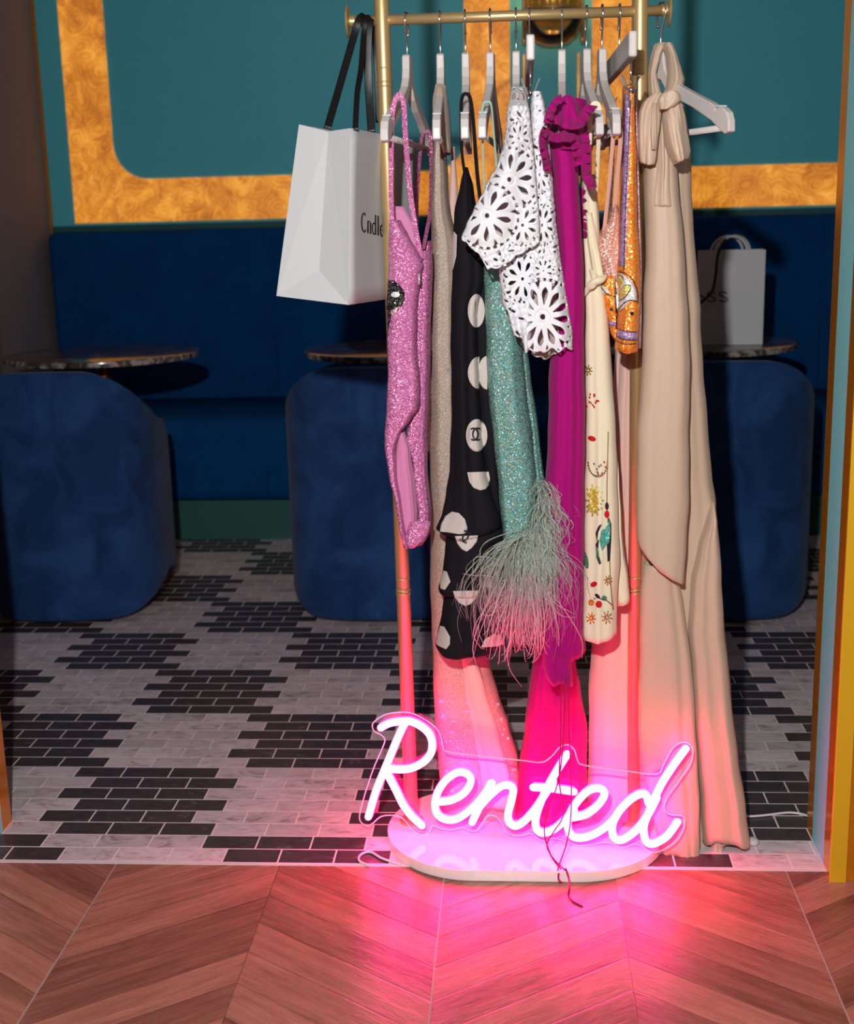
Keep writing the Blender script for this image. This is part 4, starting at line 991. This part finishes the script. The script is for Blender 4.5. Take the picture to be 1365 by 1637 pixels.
# 10 orange sequin skirt
g = tag(garment('orange_skirt', 1005, 200), 'orange and lilac sequin skirt with citrus fruit motif, held by clips', 'skirt')
SK = []
r = G(cloth('skirt_body', [(138, 996, 1014), (170, 995, 1014), (250, 992, 1016), (330, 990, 1018), (400, 988, 1021), (430, 986, 1022), (470, 988, 1022), (520, 988, 1021), (560, 982, 1019)], -.115, .03, M['orange_seq'], None, .002, 2, 71, hem=[(980, 556), (1000, 563), (1019, 560)]), g); SK.append(r[1])
r = G(cloth('skirt_fold', [(440, 965, 985), (458, 958, 988), (480, 965, 990), (510, 972, 990), (535, 976, 990), (545, 982, 990)], -.085, .02, M['orange_seq'], None, .002, 2, 72, hem=[(972, 525), (984, 545), (990, 542)]), g); SK.append(r[1])
G(cloth('back_panel', [(145, 1010, 1017), (250, 1012, 1020), (330, 1014, 1022), (430, 1016, 1025), (500, 1016, 1025), (555, 1012, 1024)], -.085, .025, M['rose_seq'], None, .002, 2, 73), g)
def sk(nm, pts, mat, l=.0016, cen=None):
    o = patch(nm, pts, SK, M[mat], None, l, 5, cen); o and keep(o, g)
def sl(nm, L, w, mat, l=.003):
    o = strokes(nm, [spl([Vector(p) for p in q], 5) for q in L], w, SK, M[mat], None, l); o and keep(o, g)
o = strokes('lilac_stripe', [[(1002+(i*.0), 150+i*12) if i < 4 else (1002-(i-4)*.42, 150+i*12) for i in range(24)]], 11, SK, M['lilac_seq'], None, .0014); o and keep(o, g)
sl('black_outline', [[(1008, 160), (1004, 240), (1000, 330), (998, 400), (997, 432)]], 1.3, 'black_seq')
sk('white_segment_ring', [(985, 436), (998, 440), (1010, 450), (1017, 466), (1018, 482), (1008, 480), (996, 492), (986, 500), (984, 470)], 'white_seq', .0018)
sk('yellow_segment', [(984, 447), (988, 441), (996, 445), (995, 455), (988, 466), (984, 470)], 'yellow_seq', .003)
sk('yellow_segment', [(989, 470), (997, 457), (1005, 455), (1008, 462), (1000, 473), (990, 480)], 'yellow_seq', .003)
sl('black_outline', [[(985, 434), (1000, 437), (1012, 448), (1019, 466), (1020, 484)], [(984, 470), (988, 462), (996, 446), (990, 440), (984, 444)], [(989, 472), (998, 457), (1007, 456), (1007, 464), (998, 476), (988, 482)], [(1019, 482), (1006, 480), (994, 488), (986, 502), (985, 526)], [(984, 436), (984, 470), (985, 500)]], 1.5, 'black_seq')
sk('black_spot', ell(1010, 501, 3, 3.2), 'black_seq', .003); sk('black_spot', ell(977, 494, 2.4, 2.8), 'black_seq', .003)
sl('lilac_band', [[(986, 531), (998, 536), (1010, 538), (1019, 537)]], 12, 'lilac_seq', .0018); sl('lilac_band', [[(972, 516), (980, 518), (986, 518)]], 7, 'lilac_seq', .0018)
sl('black_outline', [[(985, 525), (998, 529), (1019, 531)], [(985, 538), (998, 543), (1019, 544)], [(960, 458), (970, 470), (984, 474)], [(985, 545), (1000, 550), (1018, 549)]], 1.2, 'black_seq')
sk('white_segment_ring', [(958, 450), (968, 460), (975, 468), (964, 470)], 'white_seq', .002)

# 11 champagne satin gown
g = tag(garment('champagne_gown', 1070, 200), 'floor-length champagne satin gown with a large bow at the neck', 'dress')
G(cloth('train', [(480, 984, 1014), (560, 983, 1014), (640, 978, 1014), (712, 975, 1014), (850, 965, 1016), (1000, 948, 1018), (1100, 942, 1020), (1220, 940, 1024), (1335, 940, 1030)], .075, lambda s: .03+.03*s, M['peach'], None, .006, 4, 81, hem=[(940, 1330), (985, 1338), (1030, 1335)]), g)
keep(tube('seam', spl([at(978, 712, .04), at(996, 714, .035), at(1014, 713, .04)], 4), .0007, M['peach']), g)
G(cloth('gown_body', [(170, 1036, 1092), (205, 1033, 1098), (235, 1032, 1101), (300, 1031, 1104), (400, 1033, 1110), (500, 1032, 1118), (600, 1030, 1124), (700, 1027, 1131), (760, 1025, 1138), (800, 1025, 1143), (900, 1024, 1150), (1000, 1022, 1157), (1100, 1020, 1166), (1200, 1018, 1178), (1290, 1016, 1190), (1340, 1016, 1196)], lambda s: .0+.045*s, lambda s: .05+.02*s, M['blush_gown'], None, .010, 5, 82, hem=[(1010, 1352), (1060, 1352), (1120, 1362), (1160, 1345), (1196, 1342)]), g)
G(cloth('front_drape', [(240, 1031, 1080), (320, 1031, 1086), (400, 1032, 1093), (500, 1029, 1100), (600, 1025, 1102), (700, 1019, 1101), (800, 1017, 1100), (870, 1020, 1097), (930, 1024, 1093)], -.075, .03, M['blush_gown'], None, .004, 3, 83, hem=[(1017, 858), (1030, 880), (1050, 905), (1072, 920), (1093, 931)]), g)
G(cloth('front_skirt', [(900, 1028, 1080), (960, 1024, 1092), (1040, 1022, 1102), (1120, 1020, 1110), (1200, 1022, 1114), (1280, 1036, 1117), (1340, 1052, 1118), (1375, 1060, 1118)], lambda s: -.045+.0*s, lambda s: .022, M['blush_gown'], None, .005, 4, 84, hem=[(1052, 1362), (1066, 1366), (1080, 1362), (1118, 1380)]), g)
G(cloth('side_tier', [(800, 1136, 1140), (830, 1126, 1144), (870, 1112, 1148), (920, 1102, 1152), (1000, 1098, 1157), (1100, 1104, 1165), (1200, 1112, 1178), (1290, 1118, 1190), (1340, 1122, 1197)], -.02, .04, M['blush_gown'], None, .006, 5, 85, hem=[(1118, 1348), (1140, 1330), (1170, 1335), (1197, 1346)], top=[(1134, 800), (1142, 800)]), g)
G(cloth('neck_drape', [(72, 1046, 1066), (90, 1040, 1056), (120, 1036, 1048), (150, 1036, 1056), (175, 1038, 1064)], .02, .03, M['blush_gown'], None, .003, 3, 86), g)
G(cloth('neck_drape', [(72, 1058, 1074), (90, 1064, 1082), (115, 1066, 1090), (130, 1064, 1094), (150, 1060, 1086), (165, 1058, 1074)], -.005, .03, M['blush_gown'], None, .003, 3, 87), g)
bow = empty('bow', g.location); keep(bow, g)
def bw(nm, *a, **k):
    r = cloth(nm, *a, **k); keep(r[0], bow); r[0].matrix_parent_inverse = Matrix.Translation(-g.location); return r
bw('loop', [(150, 1044, 1058), (158, 1033, 1059), (166, 1026, 1058), (180, 1021, 1057), (200, 1020, 1055), (225, 1021, 1052), (250, 1022, 1049), (264, 1024, 1046)], -.115, .02, M['blush_gown'], None, .010, 3, 88, step=3, hem=[(1020, 236), (1024, 260), (1034, 265), (1048, 263)], twist=1.2)
bw('loop', [(150, 1062, 1080), (158, 1061, 1087), (170, 1060, 1092), (190, 1059, 1096), (210, 1060, 1098), (228, 1062, 1102), (242, 1066, 1104), (254, 1072, 1101), (262, 1077, 1095)], -.12, .022, M['blush_gown'], None, .012, 4, 97, step=3, hem=[(1062, 244), (1076, 264), (1090, 256), (1104, 250)], twist=1.4)
bw('loop_fold', [(165, 1064, 1074), (185, 1066, 1080), (215, 1070, 1086), (245, 1074, 1090), (258, 1078, 1090)], -.140, .010, M['blush_gown'], None, .004, 2, 98, step=3)
bw('loop_fold', [(165, 1042, 1050), (185, 1040, 1050), (215, 1038, 1050), (240, 1040, 1048)], -.132, .008, M['blush_gown'], None, .003, 2, 99, step=3)
bw('tail', [(160, 1054, 1064), (200, 1051, 1066), (260, 1049, 1070), (330, 1046, 1074)], -.100, .010, M['blush_gown'], None, .003, 2, 96, step=4)
bw('knot', [(146, 1062, 1080), (152, 1054, 1086), (160, 1050, 1088), (168, 1052, 1082), (176, 1054, 1068)], -.145, .016, M['blush_gown'], None, .003, 4, 90, step=3)
G(cloth('hem_lining', [(1318, 1150, 1162), (1328, 1140, 1170), (1340, 1136, 1172)], -.01, .03, M['paper'], None, .006, 5, 91, hem=[(1136, 1336), (1160, 1342), (1172, 1330)], step=3), g)
G(cloth('hem_lining', [(1338, 1138, 1152), (1352, 1136, 1155), (1360, 1138, 1153)], -.03, .02, M['peach'], None, .004, 4, 92, step=3), g)
bm = bmesh.new(); bmesh.ops.create_icosphere(bm, subdivisions=3, radius=1, matrix=Matrix.Translation(on_z(1203, 1345, .007)) @ Matrix.Diagonal((.011, .012, .007, 1)))
o = link('hem_lining', bm, M['paper']); keep(o, g)

# ------------------------------------------------------------------ gift bag on the rail end
def shopping_bag(name, NB, NT, LB, LT, MT_, MB_, FB, FT, label, parts=True):
    b = empty(name, (round(NB.x, 3), round(NB.y, 3), round(NB.z, 3))); tag(b, label, 'bag')
    RB, RTp = LB+(FB-NB), LT+(FT-NT)
    def q(name_, vs, mat=M['paper'], sub=10, puff=0):
        bm = bmesh.new(); a, bb, c, d = vs; g_ = []
        nrm = (bb-a).cross(d-a).normalized()
        for i in range(sub+1):
            row = []
            for j in range(sub+1):
                u, v = i/sub, j/sub; p = (a*(1-u)+bb*u)*(1-v)+(d*(1-u)+c*u)*v
                row.append(bm.verts.new(p+nrm*puff*math.sin(math.pi*u)*math.sin(math.pi*v)))
            g_.append(row)
        for i in range(sub):
            for j in range(sub): bm.faces.new((g_[i][j], g_[i+1][j], g_[i+1][j+1], g_[i][j+1]))
        tree = BVHTree.FromBMesh(bm)
        o = link(name_, bm, mat); md = o.modifiers.new('t', 'SOLIDIFY'); md.thickness = .0009; md.offset = 0; keep(o, b); return tree
    tf = q('front_side', (NB, FB, FT, NT), puff=-.006)
    q('back_side', (LB, RB, RTp, LT))
    # gusset with a centre crease and the folded triangle below
    bm = bmesh.new(); v = [bm.verts.new(p) for p in (LB, NB, MB_, LT, MT_, NT)]
    for f in ((0, 1, 2), (0, 2, 4, 3), (1, 5, 4, 2)): bm.faces.new([v[i] for i in f])
    o = link('gusset', bm, M['paper'], None, False); md = o.modifiers.new('t', 'SOLIDIFY'); md.thickness = .0009; md.offset = 0; keep(o, b)
    q('gusset', (FB, RB, RTp, FT), sub=2); q('bottom', (NB, FB, RB, LB), sub=2)
    return b, tf
NB, NT = at(557, 487, -.10), at(560, 205, -.10)
LB, LT = at(442, 473, -.06), at(478, 199, -.06)
MTp = at(525, 210, -.072)
_n = (LT-LB).cross(MTp-LB); _d = ray(510, 432); _t1 = (LB-CAM).dot(_n)/_d.dot(_n)
_n = (NT-NB).cross(MTp-NB); _t2 = (NB-CAM).dot(_n)/_d.dot(_n); MBp = CAM+_d*(_t1*.35+_t2*.65)
dv = Vector((.088, .265, 0)); FB, FT = NB+dv, NT+dv+Vector((-.004, 0, -.004))
bag, tf = shopping_bag('gift_bag', NB, NT, LB, LT, MTp, MBp, FB, FT, 'white paper gift bag hung by black ribbon on the left rail end')
RB_ = M['ribbon']
for nm, pts, w in (('ribbon_handle', [(523, 206, -.07), (545, 130, -.03), (565, 60, .0), (573, 34, .005), (580, 26, .012), (584, 30, .028)], .012),
                   ('ribbon_handle', [(568, 208, -.09), (571, 150, -.06), (577, 110, -.03), (581, 60, .0), (584, 34, .006), (589, 27, .014), (592, 33, .03)], .009),
                   ('ribbon_handle', [(594, 212, -.015), (590, 150, .0), (588, 90, .003), (590, 40, .006), (594, 28, .015), (598, 34, .03)], .013),
                   ('ribbon_handle', [(604, 196, .055), (603, 150, .05), (600, 90, .045), (597, 34, .03)], .008)):
    keep(strap(nm, S3(pts), w, RB_, None, .0008, 8), bag)
def letters(word, x0, x1, ytop_base, tree, parent, h0, skew=0, mat='ink'):
    """thin serif lower-case lettering drawn with strokes in photo pixels along a baseline"""
    A = {
     'C': (0.62, [(2.0, [(.5, .12), (.35, .0), (.1, .15), (0, .5), (.1, .85), (.35, 1), (.55, .85)])]),
     'n': (0.55, [(2.2, [(.1, .35), (.1, 1)]), (1.2, [(.1, .5), (.25, .36), (.4, .36)]), (2.2, [(.42, .4), (.45, .55), (.45, 1)]), (1, [(0, 1), (.2, 1)]), (1, [(.35, 1), (.55, 1)])]),
     'd': (0.55, [(2.2, [(.45, -.1), (.45, 1)]), (1.8, [(.45, .45), (.25, .36), (.06, .5), (.03, .7), (.1, .92), (.28, 1), (.45, .9)]), (1, [(.35, -.1), (.45, -.1)])]),
     'l': (0.28, [(2.2, [(.13, -.1), (.13, 1)]), (1, [(.02, -.1), (.13, -.1)]), (1, [(.02, 1), (.24, 1)])]),
     'e': (0.5, [(1.2, [(.04, .65), (.42, .62)]), (2.0, [(.42, .62), (.36, .42), (.2, .36), (.06, .5), (.04, .75), (.15, .97), (.3, 1), (.42, .88)])]),
     's': (0.42, [(1.9, [(.36, .5), (.3, .38), (.15, .36), (.06, .46), (.1, .6), (.3, .72), (.36, .86), (.25, 1), (.1, .99), (.03, .86)])]),
     'S': (0.62, [(2.0, [(.5, .2), (.42, .04), (.22, 0), (.06, .12), (.08, .34), (.42, .58), (.54, .8), (.38, .98), (.15, .98), (.03, .8)])])}
    tot = sum(A[c][0]+.12 for c in word); sc = (x1-x0)/tot; x = x0
    for ch in word:
        w, L = A[ch]; bm = bmesh.new()
        for wd, ln in L:
            P = spl([Vector((x+a*sc, ytop_base(x+a*sc, b))) for a, b in ln], 5) if len(ln) > 2 else [Vector((x+a*sc, ytop_base(x+a*sc, b))) for a, b in ln]
            bm_stroke(bm, P, wd*h0, [tree], .002)
        if bm.faces:
            o = link('letter', bm, M[mat]); md = o.modifiers.new('t', 'SOLIDIFY'); md.thickness = .0004; md.offset = 0; keep(o, parent)
        else: bm.free()
        x += (w+.12)*sc
letters('Cndless', 578, 628, lambda x, b: 336+(x-578)*.35+(31+(x-578)*-.12)*b+3, tf, bag, .95)

# bag on the right table
zt = .7375
NB2, FB2 = Vector((1.462, 1.665, zt)), Vector((1.648, 1.640, zt)); up = Vector((0, 0, .272)); bk = Vector((.012, .10, 0))
b2o = empty('paper_bag', (1.555, 1.69, zt)); tag(b2o, 'white paper bag with rope handles standing on the right table', 'bag')
def quad(nm, a, b_, c, d):
    bm = bmesh.new(); v = [bm.verts.new(p) for p in (a, b_, c, d)]; bm.faces.new(v); tr = BVHTree.FromBMesh(bm); o = link(nm, bm, M['paper'], None, False)
    md = o.modifiers.new('t', 'SOLIDIFY'); md.thickness = .001; md.offset = 0; keep(o, b2o); return tr
tfb = quad('front_side', NB2, FB2, FB2+up, NB2+up); quad('back_side', NB2+bk, FB2+bk, FB2+bk+up, NB2+bk+up)
quad('gusset', NB2, NB2+bk, NB2+bk+up, NB2+up); quad('gusset', FB2, FB2+bk, FB2+bk+up, FB2+up); quad('bottom', NB2, FB2, FB2+bk, NB2+bk)
bmx = box('bottom_fold', (0, 0, 0), (.01, .01, .01), M['paper']); bpy.data.objects.remove(bmx)
for off, dx in ((Vector((0, -.003, 0)), 0), (bk, .014), (bk*.5, -.01)):
    a = NB2+up+off+Vector((.045+dx, 0, -.004))
    pts = [a+Vector(q) for q in ((0, 0, -.01), (.004, 0, .012), (.022, 0, .034), (.048, 0, .044), (.074, 0, .036), (.090, 0, .014), (.094, 0, -.01))]
    keep(tube('rope_handle', spl(pts, 6), .0036, M['paper'], None, 10), b2o)
keep(tube('ribbon', spl([at(1160, 382, 1.62), at(1148, 405, 1.62), at(1144, 440, 1.62), at(1138, 466, 1.62), at(1122, 482, 1.62), at(1112, 490, 1.62)], 5), .0045, M['ribbon']), b2o)
letters('dleSS', 1086, 1168, lambda x, b: 467+15*b, tfb, b2o, 1.1)

# ------------------------------------------------------------------ neon sign
A0, A1 = Vector((.650, -.010, 0)), Vector((1.225, -.100, 0)); dS = (A1-A0).normalized(); nS = Vector((dS.y, -dS.x, 0)).normalized()   # towards the camera
if nS.y > 0: nS = -nS
def sg_pt(x, y, off=0):
    d = ray(x, y); t = (A0+nS*off-CAM).dot(nS)/d.dot(nS); return CAM+d*t
sn = tag(empty('neon_sign', (A0+A1)/2), 'glowing pink neon sign reading Rented on clear acrylic', 'sign')
a7 = lambda L: [(570+x/4.55, 1120+y/4.55) for x, y in L]; b8 = lambda L: [(830+x/3.4125, 1120+y/3.4125) for x, y in L]
NL = [('letter_R', [a7([(176, 197), (240, 165), (320, 152), (400, 155), (480, 195), (532, 250), (550, 320), (535, 390), (480, 452), (400, 492), (320, 502), (225, 495)]),
                    a7([(350, 165), (300, 270), (250, 390), (200, 510), (140, 660), (85, 845)]), a7([(222, 530), (280, 640), (340, 760), (400, 840), (475, 910)])]),
      ('letter_e', [a7([(590, 738), (680, 727), (760, 690), (815, 630), (830, 570), (800, 532), (740, 522), (670, 560), (610, 630), (575, 710), (572, 790), (605, 845), (670, 868), (740, 855), (820, 800), (890, 730), (950, 650), (975, 600)])]),
      ('letter_n', [a7([(985, 600), (945, 670), (890, 780), (840, 885)]), a7([(880, 790), (960, 700), (1050, 625), (1110, 618), (1138, 650), (1125, 730), (1102, 820), (1108, 880), (1150, 912), (1210, 885), (1290, 800), (1365, 690), (1430, 590)])]),
      ('letter_t', [b8([(262, 292), (200, 390), (140, 500), (95, 620), (90, 690), (125, 722), (190, 702), (250, 650), (300, 600)]), b8([(75, 473), (180, 480), (298, 497)])]),
      ('letter_e', [b8([(280, 640), (360, 622), (430, 570), (465, 510), (440, 480), (380, 490), (310, 560), (268, 640), (268, 710), (310, 748), (390, 737), (470, 690), (530, 630)])]),
      ('letter_d', [b8([(705, 560), (690, 515), (655, 512), (600, 545), (540, 610), (508, 680), (515, 745), (560, 760), (640, 705), (700, 625), (750, 530)]), b8([(908, 262), (840, 355), (770, 465), (720, 580), (680, 680), (688, 760), (725, 782), (790, 752), (830, 710), (862, 662)])])]
for nm, LL in NL:
    bm = bmesh.new(); bm2 = bmesh.new()
    for L in LL:
        P = [sg_pt(x, y, .012) for x, y in [(v.x, v.y) for v in spl([Vector(p) for p in L], 7)]]
        bm_tube(bm, P, .0066, 12)
        for e in (P[0], P[-1]): bmesh.ops.create_icosphere(bm, subdivisions=2, radius=.0066, matrix=Matrix.Translation(e))
        bm_tube(bm2, [p-nS*.0055 for p in P], .0070, 10)
    bmesh.ops.recalc_face_normals(bm, faces=bm.faces); bmesh.ops.recalc_face_normals(bm2, faces=bm2.faces)
    o = link(nm, bm, M['neon']); keep(o, sn); o2 = link('halo_housing', bm2, M['neon_side']); o2.parent = o
outl = a7([(22, 830), (60, 680), (120, 500), (180, 360), (205, 290), (180, 250), (128, 222), (118, 165), (200, 105), (300, 85), (400, 90), (500, 140), (580, 200), (615, 270), (628, 335), (665, 372), (900, 400), (1300, 446)]) + \
    b8([(60, 332), (130, 335), (180, 300), (220, 255), (265, 240), (300, 268), (318, 325), (352, 352), (550, 378), (745, 400), (790, 340), (840, 255), (900, 225), (945, 262), (935, 340), (870, 440), (800, 540), (795, 600), (830, 622), (888, 628), (902, 680), (865, 755), (790, 810), (722, 828), (640, 782), (560, 800), (480, 772), (330, 790), (200, 750), (130, 765), (60, 722)]) + \
    a7([(1250, 965), (1180, 982), (1100, 962), (1060, 900), (1020, 845), (960, 835), (920, 880), (880, 938), (820, 945), (770, 920), (680, 940), (600, 925), (555, 905), (530, 950), (480, 970), (420, 950), (340, 862), (280, 835), (180, 842), (110, 898), (62, 905), (30, 880)])
sm = spl([Vector(p) for p in outl], 4, True)
bm = bmesh.new(); extrude_poly(bm, [sg_pt(v.x, v.y) for v in sm], -nS*.005); bmesh.ops.triangulate(bm, faces=[f for f in bm.faces if len(f.verts) > 4]); bmesh.ops.recalc_face_normals(bm, faces=bm.faces)
keep(link('acrylic_panel', bm, M['acrylic'], None, False), sn)
keep(tube('panel_edge', [sg_pt(v.x, v.y, -.0025) for v in sm], .0011, M['rim'], None, 6, closed=True), sn)
bm = bmesh.new(); bm_tube(bm, [sg_pt(651, 1145, .003), sg_pt(651, 1145, -.008)], .003, 12); keep(link('fixing_screw', bm, M['chrome']), sn)
tag(tube('power_cable', spl([Z(640, 1382, .003), Z(610, 1372, .003), Z(592, 1362, .003), Z(577, 1366, .003), Z(574, 1376, .003), Z(590, 1384, .003)], 6), .0022, M['cable'], None, 8), 'thin clear power cable looped on the floor left of the base', 'cable')
tag(tube('power_cable', spl([Z(1120, 1312, .003), Z(1170, 1306, .003), Z(1200, 1305, .003), Z(1225, 1303, .003), Z(1262, 1299, .003), Z(1290, 1304, .003), Z(1312, 1318, .003)], 6), .0022, M['cable'], None, 8), 'thin pale cable on the mosaic floor right of the gown', 'cable')
